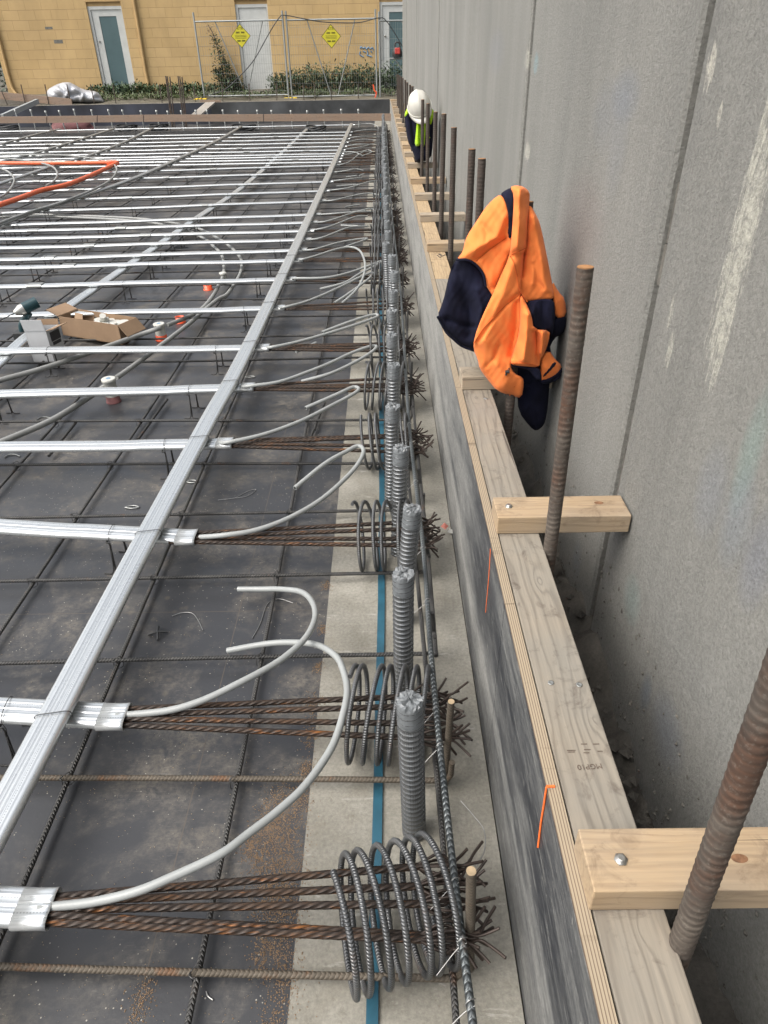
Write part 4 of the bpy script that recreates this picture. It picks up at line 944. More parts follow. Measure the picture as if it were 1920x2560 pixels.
# brown box
b1 = atz(158, 838, .03); b2 = atz(306, 862, .03); dd = _n(b2-b1); pn = np.array([-dd[1], dd[0], 0])*.155; HB = .115
e = thing('brown_box', tuple(b1), 'long open brown carton full of white pipe fittings, lying behind the white carton', 'box')
m = MB(); quadprism(m, [b1, b2, b2+pn, b1+pn], HB, .004); part(m, 'carton', 'card', e)
Hb = np.array([0, 0, HB])
for a_, b_, d_ in ((b1+Hb, b1+pn+Hb, -dd*.10+np.array((0, .02, .02))), (b2+Hb, b2+pn+Hb, dd*.055+np.array((0, 0, -.06))), (b1+dd*.13+Hb+pn*.03, b1+dd*.19+Hb+pn*.03, (0, .02, .028))): m = MB(); flap(m, a_, b_, d_); part(m, 'box_flap', 'card', e)
L = np.linalg.norm(b2-b1)
fits = [(.52, .45, 0), (.63, .35, 0), (.72, .72, 0), (.76, .28, 0), (.86, .70, .01), (.9, .33, 0), (.60, .78, 0), (.45, .75, 0)]
for j, (u, v, dz) in enumerate(fits):
    c = b1+dd*L*u+pn*v+np.array((0, 0, .006+dz)); m = MB(); lathe(m, c, [(.030, 0), (.029, .07), (.034, .072), (.034, .082), (.031, .084)], 18)
    tag(m.build('pipe_fitting', 'pot', loc=tuple(c)), f'round white fitting in the brown carton, {nth(j+1)} from its left end' if j < 7 else 'round white fitting deepest in the left of the brown carton', 'pipe fitting', 'white fittings in the carton')
c = b1+dd*L*.58+pn*.55+np.array((0, 0, .1)); m = MB(); tube(m, [c, c+np.array((.01, -.02, .03))], .018, 12); tube(m, [c+np.array((-.02, 0, .0)), c+np.array((.03, .01, 0))], .014, 12)
tag(m.build('tee_fitting', 'pot', loc=tuple(c)), 'small white tee fitting lying on top of the round ones in the carton', 'pipe fitting')
# impact driver
b = atz(62, 846, .03); hd = aty(63, 770, b[1]); e = thing('cordless_driver', tuple(b), 'teal and black cordless driver standing on its battery behind the white carton', 'power tool')
m = MB(); m.box((b[0]-.05, b[1]-.035, .03), (b[0]+.035, b[1]+.04, .075)); part(m, 'battery', 'black', e, bevel=.006)
m = MB(); sweep(m, smooth([(b[0], b[1], .07), (b[0]+.012, b[1], .12), (hd[0]+.015, b[1], hd[2]-.03)], 5), circle(.019, 14)); part(m, 'grip', 'drill', e)
m = MB(); ax = _n(np.array((-.8, -.6, -.28))); c = hd.copy(); tube(m, [c-ax*.075, c-ax*.06, c+ax*.01], .033, 18); part(m, 'motor_body', 'drill', e, bevel=.004)
m = MB(); sweep(m, [c+ax*.01, c+ax*.03, c+ax*.05, c+ax*.065], [circle(.033, 18), circle(.032, 18), circle(.022, 18), circle(.015, 18)]); part(m, 'nose', 'silver', e)
m = MB(); tube(m, [c+ax*.065, c+ax*.17], .0035, 8); part(m, 'driver_bit', 'black', e)

# loose bits on the deck
def wirebit(pts, z, r, mat, lb, name='wire_offcut'):
    P = smooth([atz(px, py, z) for px, py in pts], 6); m = MB(); tube(m, P, r, 6); tag(m.build(name, mat, loc=tuple(P[0])), lb, 'wire')
wirebit([(430, 1540), (455, 1532), (480, 1533), (495, 1550), (507, 1575)], .003, .0012, 'bright', 'bent bright wire offcut on the deck left of the second hooked tube')
wirebit([(630, 1596), (650, 1560), (668, 1510), (695, 1497), (732, 1507)], .003, .0012, 'bright', 'long bent wire offcut lying across a mesh bar inside the hooked tubes')
wirebit([(545, 1250), (580, 1246), (618, 1240), (640, 1224), (622, 1227), (585, 1246)], .003, .001, 'bright', 'folded wire offcut on the deck near the third duct')
wirebit([(1152, 2002), (1185, 2040), (1210, 2075), (1212, 2120), (1200, 2150), (1190, 2165)], .03, .0011, 'bright', 'thin curved wire standing off the concrete right of the nearest wire burst')
wirebit([(516, 2478), (520, 2490), (532, 2500)], .003, .0016, 'bright', 'tiny bent wire at the bottom by a mesh bar')
wirebit([(90, 1050), (110, 1042), (150, 1050)], .003, .0022, 'galvdull', 'bent grey hook of wire on the deck below the grey conduit')
wirebit([(10, 1144), (22, 1137), (38, 1136), (50, 1141)], .004, .0026, 'galvdull', 'small grey wire foot at the left edge')
for k, (px, py) in enumerate([(330, 1268), (480, 1204), (560, 1052), (625, 942)]):
    c = atz(px, py, .004); a = random.uniform(-.3, .3); L = .022
    P = [c+np.array((u*L, v*L, 0)) for u, v in ((-1.2, 0), (-.4, .45), (.4, .45), (1.2, 0), (.4, -.35), (-.4, -.3), (-1.2, 0))]
    m = MB(); tube(m, smooth(P, 4), .0025, 6); tag(m.build('bent_wire', 'galvdull', loc=tuple(c)), f'flat grey wire loop on deck beside the long wide duct, {nth(k+1)} going away', 'wire')
c = atz(395, 1582, .008); m = MB()
for d in ((.028, .004), (-.006, .026)): tube(m, smooth([c+np.array((-d[0], -d[1], -.003)), c+np.array((0, 0, .004)), c+np.array((d[0], d[1], 0))], 4), .0035, 6)
tag(m.build('dried_twist', 'black', loc=tuple(c)), 'small dark twisted scrap with four ends lying on the black deck', 'scrap')
c = atz(1110, 1322, .03); e = thing('scrap_wrapper', tuple(c), 'crumpled pink and white scrap by the third wire burst', 'scrap')
m = MB(); V = [(c[0]+dx_, c[1]+dy_, .02+dz_) for dx_, dy_, dz_ in ((-.012, 0, .02), (.004, -.008, .012), (.016, .004, .018), (.002, .012, .028), (.0, .0, .033))]; m.add(V, [(0, 1, 4), (1, 2, 4), (2, 3, 4), (3, 0, 4)], None, False); part(m, 'pink_half', 'paper', e, solid=.001)
m = MB(); V = [(c[0]+.012+dx_, c[1]+dy_, .012+dz_) for dx_, dy_, dz_ in ((0, 0, .004), (.02, -.004, 0), (.026, .006, .006), (.008, .010, .012))]; m.add(V, [(0, 1, 2, 3)], None, False); part(m, 'white_half', 'pot', e, solid=.001)
# sawdust
m = MB(); V = []; Fc = []
cl = [(-.215, .50, .02), (-.20, .58, .03), (-.215, .66, .035), (-.22, .73, .04), (-.225, .79, .045), (-.235, .86, .045), (-.25, .92, .04), (-.275, .80, .035), (-.265, .89, .03), (-.205, .95, .02), (-.20, 1.02, .018), (-.20, 1.12, .016), (-.20, 1.22, .02), (-.25, .72, .03), (-.30, .84, .02), (-.245, .62, .02), (-.197, 1.35, .012), (-.197, 1.5, .012), (-.197, 1.7, .012), (-.45, .55, .02), (-.30, .48, .015)]
for cx, cy, s in cl:
    for _ in range(int(420*(s/.03)) if s > .014 else 150):
        a = cx+rng.normal(0, s*.55); b_ = cy+rng.normal(0, s*1.1); r_ = rng.uniform(.0007, .0021)
        if rng.random() < .7: a = cx+round((a-cx)/.012)*.012+rng.normal(0, .004)
        t = rng.uniform(0, 6.28); n0 = len(V)
        for q in range(3): V.append((a+r_*math.cos(t+q*2.1), b_+r_*math.sin(t+q*2.1), .0006))
        V.append((a, b_, r_*1.1)); Fc += [(n0, n0+1, n0+3), (n0+1, n0+2, n0+3), (n0+2, n0, n0+3)]
m.add(V, Fc, None, False); o = m.build('sawdust', 'sawdust'); tag(o, 'loose tan sawdust drifted along the edge of the black deck', 'sawdust', None, 'stuff')
m = MB(); V = []; Fc = []
for _ in range(3200):
    y_ = .35+rng.random()**1.7*4.5; x_ = XE-rng.random()*(y_*.62+.5); r_ = rng.uniform(.0006, .0018); t = rng.uniform(0, 6.28); n0 = len(V)
    for q in range(3): V.append((x_+r_*math.cos(t+q*2.1), y_+r_*math.sin(t+q*2.1)*.6, .0006))
    V.append((x_, y_, r_)); Fc += [(n0, n0+1, n0+3), (n0+1, n0+2, n0+3), (n0+2, n0, n0+3)]
m.add(V, Fc, None, False); tag(m.build('deck_grit', 'stubtop'), 'scattered pale grit and crumbs on the black deck', 'grit', None, 'stuff')
# mortar lumps stuck to the foot of the wall
m = MB()
for _ in range(420):
    y_ = .35+rng.random()**1.3*2.2; z_ = .05+rng.random()**2.2*.32; r_ = rng.uniform(.002, .006)
    if rng.random() < .6: cy_ = .25*round(y_/.25)+.07; y_ = cy_+rng.normal(0, .03)
    c = np.array((XW+.002, y_, z_)); V = [c+r_*np.array(d)*rng.uniform(.5, 1.3, 3) for d in ((-.7, 0, 0), (0, 1, .3), (0, .4, 1), (0, -.8, .7), (0, -1, -.4), (0, 0, -1.1), (0, .8, -.7))]
    m.add(V, [(0, 1, 2), (0, 2, 3), (0, 3, 4), (0, 4, 5), (0, 5, 6), (0, 6, 1)], None, False)
part(m, 'mortar_splashes', 'filler', wall)['kind'] = 'stuff'
# rubble in the gap by the wall
m = MB()
for _ in range(700):
    y_ = .3+rng.random()**1.4*6; x_ = .36+rng.random()*.17; r_ = rng.uniform(.005, .02); c = np.array((x_, y_, .05+max(0, x_-.47)*.6+rng.random()*.02))
    V = [c+r_*np.array(d)*rng.uniform(.6, 1.2, 3) for d in ((1, 0, 0), (-1, 0, 0), (0, 1, 0), (0, -1, 0), (0, 0, .8), (0, 0, -.8))]
    m.add(V, [(0, 2, 4), (2, 1, 4), (1, 3, 4), (3, 0, 4)], None, False)
tag(m.build('rubble', 'soil'), 'dark crumbled soil and mortar lumps in the gap under the wall', 'rubble', None, 'stuff')

# ================================================================== CLOTH
def pdist(P, a, b):
    a = np.array(a, float); b = np.array(b, float); d = b-a; t = np.clip(((P-a) @ d)/(d @ d), 0, 1); return np.linalg.norm(P-a-t[:, None]*d, axis=1)
def polydist(P, poly):
    D = np.full(len(P), 1e9)
    for i in range(len(poly)): D = np.minimum(D, pdist(P, poly[i], poly[(i+1) % len(poly)]))
    return D
def inpoly(P, poly):
    x, y = P[:, 0], P[:, 1]; c = np.zeros(len(P), bool); n = len(poly)
    for i in range(n):
        x1, y1 = poly[i]; x2, y2 = poly[(i+1) % n]
        if y1 == y2: continue
        k = ((y1 > y) != (y2 > y)) & (x < (x2-x1)*(y-y1)/(y2-y1)+x1); c ^= k
    return c
def chaikin(p, n=1, closed=True):
    p = [tuple(q) for q in p]
    for _ in range(n):
        o = []
        for i in range(len(p)):
            a, b = p[i], p[(i+1) % len(p)]; o += [(a[0]*.75+b[0]*.25, a[1]*.75+b[1]*.25), (a[0]*.25+b[0]*.75, a[1]*.25+b[1]*.75)]
        p = o
    return p
def cloth_patch(mb, poly, depth, unproj, step, thick=.006, rounds=1, edge=.012, edgew=30):
    poly = chaikin(poly, rounds); B = []
    for i in range(len(poly)):
        a = np.array(poly[i]); b = np.array(poly[(i+1) % len(poly)]); n = max(1, int(np.linalg.norm(b-a)/step)); B += [a+(b-a)*k/n for k in range(n)]
    B = np.array(B); lo = B.min(0); hi = B.max(0)
    gx, gy = np.meshgrid(np.arange(lo[0], hi[0], step), np.arange(lo[1], hi[1], step)); gx = gx+(np.arange(gx.shape[0]) % 2)[:, None]*step/2
    Gp = np.stack([gx.ravel(), gy.ravel()], 1); Gp = Gp[inpoly(Gp, poly)]; Gp = Gp[polydist(Gp, poly) > step*.45] if len(Gp) else Gp
    A = np.vstack([B, Gp]); nb = len(B)
    vo, _, fo, *_ = geometry.delaunay_2d_cdt([Vector(p) for p in A], [(i, (i+1) % nb) for i in range(nb)], [list(range(nb))], 1, 1e-4)
    Q = np.array([tuple(v) for v in vo]); d = polydist(Q, poly); D = depth(Q)
    e = np.clip(d/edgew, 0, 1); D = D+edge*(1-np.sqrt(np.clip(1-(1-e)**2, 0, 1)))
    V = [unproj(q[0], q[1], yy_) for q, yy_ in zip(Q, D)]; Vb = [unproj(q[0], q[1], yy_+thick) for q, yy_ in zip(Q, np.maximum(D, D.mean()-.01))]
    F0 = []
    for f in fo:
        a, b, c = Q[f[0]], Q[f[1]], Q[f[2]]; s_ = (b[0]-a[0])*(c[1]-a[1])-(b[1]-a[1])*(c[0]-a[0])
        F0.append(tuple(f) if s_ < 0 else tuple(reversed(f)))
    cnt = {}
    for f in F0:
        for i in range(len(f)): cnt[(f[i], f[(i+1) % len(f)])] = 1
    n = len(V); Fb = [tuple(i+n for i in reversed(f)) for f in F0]
    Fs = [(b, a, a+n, b+n) for (a, b) in cnt if (b, a) not in cnt]
    mb.add(V+Vb, F0+Fb+Fs)
def ridge(P, pts, a, w):
    D = np.full(len(P), 1e9)
    for i in range(len(pts)-1): D = np.minimum(D, pdist(P, pts[i], pts[i+1]))
    return a*np.exp(-(np.sqrt(D*D+9)/w)**1.35)

# --- orange jacket: coordinates on its own hanging plane (x right, y down), 2.05 m away
def junp(u, v, y): return aty(1040+u*.31646, 440+v*.31646, y)
SIL = [(745, 85), (790, 75), (850, 85), (897, 125), (900, 215), (940, 290), (980, 370), (1020, 560), (1060, 760), (1085, 850), (1130, 920), (1175, 970), (1195, 1100), (1190, 1190), (1160, 1250), (1100, 1290), (1060, 1370), (1145, 1490), (1150, 1560), (1080, 1610), (1045, 1750), (1030, 1900), (1010, 1970), (950, 2015), (900, 1980), (810, 1860), (800, 1760), (760, 1740), (640, 1700), (560, 1600), (500, 1520), (455, 1378), (360, 1340), (240, 1230), (170, 1105), (215, 990), (250, 830), (320, 660), (370, 600), (385, 520), (470, 370), (600, 190), (670, 140)]
def jdepth(off):
    def f(Q):
        d = polydist(Q, SIL); b = np.clip(d/170, 0, 1)
        D = 2.02-.035*np.sqrt(np.clip(1-(1-b)**2, 0, 1))+off
        D -= ridge(Q, [(820, 110), (812, 350), (800, 560)], .032, 45)
        D += ridge(Q, [(893, 160), (882, 330), (868, 560), (850, 620)], .018, 16)
        D -= ridge(Q, [(930, 330), (985, 620), (1030, 900)], .030, 55)
        D -= ridge(Q, [(700, 330), (640, 480), (480, 570), (400, 620)], .020, 48)
        D += ridge(Q, [(600, 330), (500, 480), (420, 560)], .005, 60)
        D += ridge(Q, [(700, 500), (600, 560), (480, 655)], .014, 18)
        D += ridge(Q, [(740, 640), (700, 760), (640, 880)], .02, 35)
        D -= ridge(Q, [(760, 700), (700, 900), (620, 1080), (540, 1300)], .024, 75)
        D += ridge(Q, [(820, 930), (720, 1010), (600, 1150), (500, 1300)], .010, 14)
        D += ridge(Q, [(800, 1000), (790, 1200), (750, 1420)], .016, 26)
        D -= ridge(Q, [(880, 1100), (870, 1300), (850, 1450)], .035, 45)
        D += ridge(Q, [(950, 1240), (955, 1380), (970, 1480)], .022, 18)
        D -= ridge(Q, [(1000, 1240), (1000, 1330), (990, 1400)], .022, 22)
        D += ridge(Q, [(1040, 1230), (1030, 1330), (1000, 1420)], .02, 12)
        D += ridge(Q, [(835, 790), (850, 620)], .022, 16)
        D -= ridge(Q, [(930, 1050), (930, 1200)], .014, 30); D += ridge(Q, [(1000, 1000), (1010, 1190)], .010, 26)
        D -= ridge(Q, [(640, 1500), (700, 1640)], .018, 70)
        D += ridge(Q, [(330, 760), (420, 1000), (430, 1250)], .030, 80); D -= ridge(Q, [(480, 900), (520, 1050), (450, 1300)], .02, 40); D += ridge(Q, [(250, 1130), (360, 1180), (460, 1190)], .014, 22)
        D += .003*np.sin(Q[:, 0]*.021+Q[:, 1]*.013)+.002*np.sin(Q[:, 0]*.05-Q[:, 1]*.031)+.0005*np.sin(Q[:, 0]*.11+Q[:, 1]*.05+2*np.sin(Q[:, 1]*.02))
        D += ridge(Q, [(560, 1500), (620, 1440), (660, 1340)], .008, 16)+ridge(Q, [(930, 700), (960, 820), (1040, 930)], .008, 18)+ridge(Q, [(520, 380), (560, 440), (550, 520)], .006, 15)-ridge(Q, [(900, 560), (930, 700), (920, 850)], .01, 22)
        return D
    return f
jk = thing('orange_jacket', tuple(junp(800, 100, 2.05)), 'bright orange and navy fleece work jacket hung over an upright bar by the wall', 'jacket')
jp = [('back_body', 'jnavy', 0.035, [(745, 90), (790, 80), (850, 90), (890, 130), (895, 215), (935, 290), (975, 370), (1012, 560), (1050, 760), (1075, 860), (1120, 925), (1165, 975), (1185, 1100), (1180, 1185), (1150, 1240), (1090, 1285), (1050, 1370), (1125, 1490), (1120, 1550), (1060, 1600), (900, 1650), (830, 1700), (760, 1730), (640, 1690), (560, 1590), (505, 1510), (460, 1370), (360, 1330), (245, 1225), (180, 1105), (222, 990), (258, 830), (326, 665), (378, 600), (392, 525), (476, 375), (603, 200), (675, 150)], 3),
 ('left_front', 'jorange', 0.0, [(670, 140), (600, 190), (540, 260), (470, 370), (410, 460), (385, 520), (370, 600), (318, 662), (400, 665), (470, 698), (530, 770), (556, 870), (575, 900), (610, 960), (680, 840), (750, 640), (765, 495), (740, 300), (710, 200)], 1),
 ('navy_stripe', 'jnavy', -.006, [(666, 142), (700, 115), (748, 92), (778, 150), (775, 300), (760, 497), (718, 492), (731, 330), (715, 230), (695, 180)], 1),
 ('lining', 'jnavy', .012, [(322, 658), (280, 720), (250, 830), (215, 990), (168, 1105), (200, 1175), (240, 1235), (300, 1292), (360, 1342), (470, 1382), (490, 1280), (545, 1100), (620, 950), (578, 890), (550, 872), (530, 780), (470, 700), (400, 663)], 1),
 ('right_back', 'jorange', -.002, [(890, 200), (940, 290), (980, 370), (1020, 560), (1060, 760), (1085, 900), (1092, 978), (960, 985), (865, 995), (830, 945), (805, 890), (820, 790), (840, 600), (860, 540), (872, 350)], 1),
 ('centre_front', 'jorange', -.022, [(743, 86), (790, 73), (850, 83), (899, 125), (897, 200), (882, 330), (872, 540), (865, 570), (850, 620), (838, 780), (825, 900), (830, 1100), (815, 1250), (770, 1400), (745, 1500), (775, 1560), (845, 1590), (853, 1640), (835, 1755), (760, 1740), (640, 1700), (560, 1600), (500, 1520), (490, 1450), (452, 1372), (462, 1270), (518, 1120), (598, 950), (655, 820), (738, 640), (753, 495), (768, 300), (773, 150)], 1),
 ('sleeve_side', 'jorange', .02, [(1070, 815), (1130, 920), (1178, 970), (1192, 1110), (1100, 1130), (1085, 1000)], 1),
 ('sleeve_stripe', 'jnavy', .02, [(1085, 1128), (1196, 1102), (1190, 1190), (1160, 1250), (1068, 1288), (1075, 1180)], 1),
 ('navy_band', 'jnavy', -.012, [(862, 993), (1000, 968), (1092, 976), (1100, 1080), (1092, 1180), (1075, 1282), (1056, 1224), (930, 1218), (912, 1090)], 1),
 ('lower_sleeve', 'jorange', -.032, [(822, 925), (870, 1000), (913, 1100), (930, 1212), (1060, 1218), (1050, 1300), (1012, 1412), (985, 1440), (975, 1512), (850, 1506), (738, 1490), (762, 1400), (812, 1250), (822, 1100)], 1),
 ('hem_trim', 'jnavy', -.034, [(738, 1486), (800, 1500), (900, 1508), (968, 1512), (992, 1560), (992, 1628), (940, 1600), (900, 1540), (840, 1520), (780, 1510)], 1),
 ('lower_lining', 'jnavy', .045, [(780, 1510), (900, 1530), (990, 1600), (1060, 1600), (1048, 1750), (1032, 1900), (1010, 1972), (950, 2018), (900, 1982), (808, 1862), (798, 1700), (800, 1560)], 1),
 ('cuff', 'jorange', -.004, [(980, 1430), (1050, 1372), (1100, 1450), (1148, 1490), (1152, 1560), (1085, 1612), (990, 1632), (982, 1540)], 1),
 ('cuff_stripe', 'jnavy', -.010, [(995, 1575), (1040, 1530), (1085, 1462), (1115, 1475), (1105, 1500), (1070, 1535), (1010, 1598)], 1),
 ('cuff_stripe', 'jnavy', -.010, [(985, 1612), (1060, 1590), (1120, 1550), (1150, 1500), (1158, 1560), (1120, 1615), (1040, 1645), (990, 1640)], 1)]
for nm, mt, off, poly, rd in jp:
    m = MB(); cloth_patch(m, poly, jdepth(off), junp, 10 if nm != 'back_body' else 24, .008 if nm != 'back_body' else .05, 1, .010 if nm != 'back_body' else .02, 22)
    part(m, nm, mt, jk)
for pts, off in [([(475, 672), (560, 600), (640, 540), (715, 488)], .0), ([(458, 1320), (520, 1220), (600, 1130), (700, 1030), (770, 975), (820, 935)], -.022), ([(742, 630), (775, 690), (800, 790), (815, 880), (850, 950), (880, 995)], -.024), ([(945, 1225), (950, 1300), (945, 1420)], -.032), ([(755, 620), (800, 600), (862, 572)], -.022), ([(780, 1660), (740, 1735)], -.022), ([(745, 1480), (850, 1480), (965, 1500)], -.034)]:
    Q = smooth([(a, b, 0) for a, b in pts], 6)[:, :2]; D = jdepth(off)(Q)-.0006; m = MB(); tube(m, [junp(q[0], q[1], d) for q, d in zip(Q, D)], .0016, 5); part(m, 'seam', 'jseam', jk)
m = MB(); q = junp(722, 1548, jdepth(-.022)(np.array([[722, 1548]]))[0]-.006)
tube(m, [q+np.array((-.006, 0, 0)), q+np.array((.006, 0, .001))], .0048, 10); tube(m, smooth([q+np.array((0, 0, .004)), q+np.array((.004, 0, .012)), q+np.array((.007, .004, .004))], 4), .0012, 5); tube(m, [q+np.array((-.002, 0, -.006)), q+np.array((-.004, 0, -.010))], .003, 8); part(m, 'cord_toggle', 'black', jk)
m = MB()
for i, (a, b) in enumerate(zip(np.linspace(318, 450, 18), [0]*18)): pass
Q = smooth([(a, b, 0) for a, b in [(320, 662), (400, 664), (470, 700), (528, 772), (552, 872)]], 6)[:, :2]; D = jdepth(-.004)(Q); tube(m, [junp(q[0], q[1], d) for q, d in zip(Q, D)], .0035, 7)
Q = smooth([(a, b, 0) for a, b in [(170, 1110), (240, 1235), (300, 1292), (360, 1342), (455, 1380)]], 6)[:, :2]; D = jdepth(.006)(Q); tube(m, [junp(q[0], q[1], d) for q, d in zip(Q, D)], .0035, 7)
part(m, 'edge_binding', 'jnavy', jk)

# --- lime and navy jacket with helmet, 7.4 m away
def hunp(u, v, y): return aty(960+u*.22606, 160+v*.22606, y)
HS = [(275, 460), (245, 510), (228, 575), (235, 680), (262, 850), (315, 960), (355, 1082), (400, 1090), (520, 1050), (540, 900), (545, 700), (565, 560), (550, 510), (500, 480), (400, 420)]
def hdepth(off):
    def f(Q):
        b = np.clip(polydist(Q, HS)/90, 0, 1); D = 7.34-.10*np.sqrt(np.clip(1-(1-b)**2, 0, 1))+off
        D -= ridge(Q, [(380, 620), (370, 900)], .05, 14); D -= ridge(Q, [(430, 620), (425, 900)], .05, 14); D += ridge(Q, [(405, 620), (400, 900)], .04, 10)
        D += ridge(Q, [(300, 600), (340, 900)], .04, 22); return D
    return f
hj = thing('lime_jacket', tuple(hunp(400, 450, 7.4)), 'navy and lime high visibility jacket hanging on a bar under the white helmet', 'jacket')
for nm, mt, off, poly in [('navy_body', 'jnavy', .02, HS), ('left_shoulder', 'lime', -.004, [(278, 458), (245, 508), (228, 560), (228, 590), (265, 560), (292, 520), (300, 470)]),
    ('front_stripe', 'lime', -.012, [(365, 600), (352, 760), (338, 905), (380, 912), (400, 890), (425, 905), (445, 918), (460, 800), (465, 600)]),
    ('right_shoulder', 'lime', -.004, [(500, 480), (548, 508), (553, 560), (535, 640), (512, 700), (500, 640), (505, 560)]),
    ('side_stripe', 'lime', -.006, [(497, 780), (512, 770), (512, 860), (500, 870)])]:
    m = MB(); cloth_patch(m, poly, hdepth(off), hunp, 14, .02 if mt == 'lime' else .12, 1, .03, 20); part(m, nm, mt, hj)
hc = hunp(392, 470, 7.26); hm = thing('hard_hat', tuple(hc), 'white hard hat sitting on top of the hanging lime jacket', 'helmet')
Mh = Matrix.Translation(hc) @ Matrix.Rotation(R(-14), 4, 'Y') @ Matrix.Rotation(R(35), 4, 'X')
def dome(rx, ry, rz, nu=36, nv=14, ridge_=True):
    V = []; Fc = []
    for j in range(nv+1):
        ph = j/nv*math.pi/2*1.08
        for i in range(nu):
            t = 2*math.pi*i/nu; x = math.cos(t)*math.sin(ph); y_ = math.sin(t)*math.sin(ph); z = math.cos(ph)
            k = 1+(.045*math.exp(-(x/.16)**2)*(z > -.1) if ridge_ else 0)+(.03*math.exp(-((abs(x)-.55)/.12)**2)*max(0, z) if ridge_ else 0)
            V.append(Mh @ Vector((x*rx*k, y_*ry*k, z*rz*k)))
    for j in range(nv):
        for i in range(nu): Fc.append((j*nu+i, (j+1)*nu+i, (j+1)*nu+(i+1) % nu, j*nu+(i+1) % nu))
    return V, Fc
m = MB(); m.add(*dome(.105, .13, .135)); part(m, 'shell', 'helmet', hm, solid=.003)
m = MB(); V = []; n_ = 22
for j in range(3):
    for i in range(n_):
        t = math.pi*(1.08+.84*i/(n_-1)); e_ = 1+j*.20*math.sin(math.pi*i/(n_-1)); V.append(Mh @ Vector((math.cos(t)*.106*(1+.10*(e_-1)), math.sin(t)*.131*e_, -.012-.012*j)))
m.add(V, [(j*n_+i, j*n_+i+1, (j+1)*n_+i+1, (j+1)*n_+i) for j in range(2) for i in range(n_-1)]); part(m, 'peak', 'helmet', hm, solid=.003)
m = MB(); tube(m, [Mh @ Vector((math.cos(t)*.109, math.sin(t)*.134, .0)) for t in np.linspace(0, 6.283, 40)], .0045, 6); part(m, 'rim', 'helmet', hm)
m = MB(); p = Mh @ Vector((.06, -.128, .01)); m.box((p[0]-.012, p[1]-.012, p[2]-.014), (p[0]+.012, p[1]+.01, p[2]+.016)); part(m, 'badge', 'black', hm)

# ================================================================== FAR END
YF = 21.58
e = thing('far_form', (-5, YF, 0), 'dark blue-black plywood form closing the far end of the deck behind the brown board', 'formwork')
xb = [.21, -2.2, -4.6, -7.0, -9.4, -11.8, -15.9]
for i in range(len(xb)-1): m = MB(); m.box((xb[i+1]+.002, YF, .002), (xb[i]-.002, YF+.02, .497)); part(m, 'form_panel', mat_plain('navy_formply' if i else 'scuffed_navy_formply', (.028, .032, .045) if i not in (0, 1) else (.055, .058, .06), .5, 0, .6, 1.5, .1), e)
m = MB(); m.box((-15.9, YF-.004, .4975), (.21, YF+.03, .51)); part(m, 'top_edge', 'greyplank', e)
YB = 19.15
bs = [(982, 302, 660), (658, 302, 360), (358, 304, 244), (242, 305, 118), (116, 307, -30)]
bt = {982: (284, 302), 658: (285.5, 303.5), 360: (287, 304.5), 358: (287, 304.5), 660: (285.5, 303.5), 244: (289, 306), 242: (289, 306), 118: (290.5, 307.5), 116: (290.5, 307.5), -30: (292, 308.5)}
for i, (pa, _, pb) in enumerate(bs):
    q = [aty(pa, bt[pa][0], YB), aty(pb, bt[pb][0], YB+.0), aty(pb, bt[pb][1], YB), aty(pa, bt[pa][1], YB)]
    m = MB(); d = np.array((0, .045, 0)); m.hexa([q[3], q[2], q[2]+d, q[3]+d, q[0], q[1], q[1]+d, q[0]+d])
    o = m.build('cross_board', 'plank' if i else 'plank', loc=tuple(q[0])); tag(o, f'brown timber board on edge across the far end, {nth(i+1)} length from the right' if i else 'long brown board on edge across the far end, reaching the right corner', 'timber', 'boards across the far end')
px_ = [898, 855, 811, 770, 729, 681, 645, 597, 559, 519, 491, 455, 421, 393, 354, 308, 273, 231, 187, 150, 116, 79, 40]
for i, p in enumerate(px_):
    t = aty(p-2, 277+random.uniform(-2, 3), 19.5); b = (t[0]+random.uniform(-.01, .03), 19.5+random.uniform(-.05, .1), 0.0)
    e = thing('upright_pipe', b, f'grey upright pipe behind the far brown board, {nth(i+1)} from the right', 'pipe', 'upright pipes behind the far board')
    m = MB(); tube(m, [b, t], .017, 8); part(m, 'pipe', 'hose', e); m = MB(); lathe(m, (t[0], t[1], t[2]-.02), [(.026, 0), (.026, .045), (.02, .047)], 10); part(m, 'collar', 'galvdull', e)
# low rebar clutter: bundles of starter bars
sb = [(1432, 1470), (1445, 1480), (1467, 1495), (1538, 1575), (1553, 1590), (1572, 1600)]
for i, (a, b_) in enumerate(sb):
    b = atz(b_*.2893, 288, .12); b = (b[0]*20.2/b[1], 20.2, 0); t = aty(a*.2893, 190+(i % 3), 20.2); m = MB(); tube(m, [b, t], .016, 7)
    tag(m.build('starter_bar', 'dowel', loc=b), f'tall rusty starter bar before the far weeds, {nth(i+1)} from the left', 'steel bar', 'bundled starter bars at the far end')
ups = [(4, 16, 228, 250), (52, 62, 211, 255), (112, 121, 211, 258), (167, 176, 211, 257), (226, 236, 211, 257), (282, 288, 211, 250), (399, 405, 211, 256), (484, 488, 214, 252), (555, 557, 211, 252), (622, 625, 209, 253), (691, 692, 207, 252), (758, 760, 211, 250), (786, 788, 210, 245), (827, 829, 216, 250), (895, 896, 209, 248)]
for i, (a, b_, t0, t1) in enumerate(ups):
    T = aty(a, t0, 21.8); B = aty(b_, t1, 21.8); B[2] = .49; m = MB(); tube(m, [B, T], .013, 6)
    tag(m.build('form_stake', 'dowel', loc=tuple(B)), f'thin rusty stake standing behind the far form, {nth(i+1)} from the left edge', 'stake', 'stakes behind the far form')
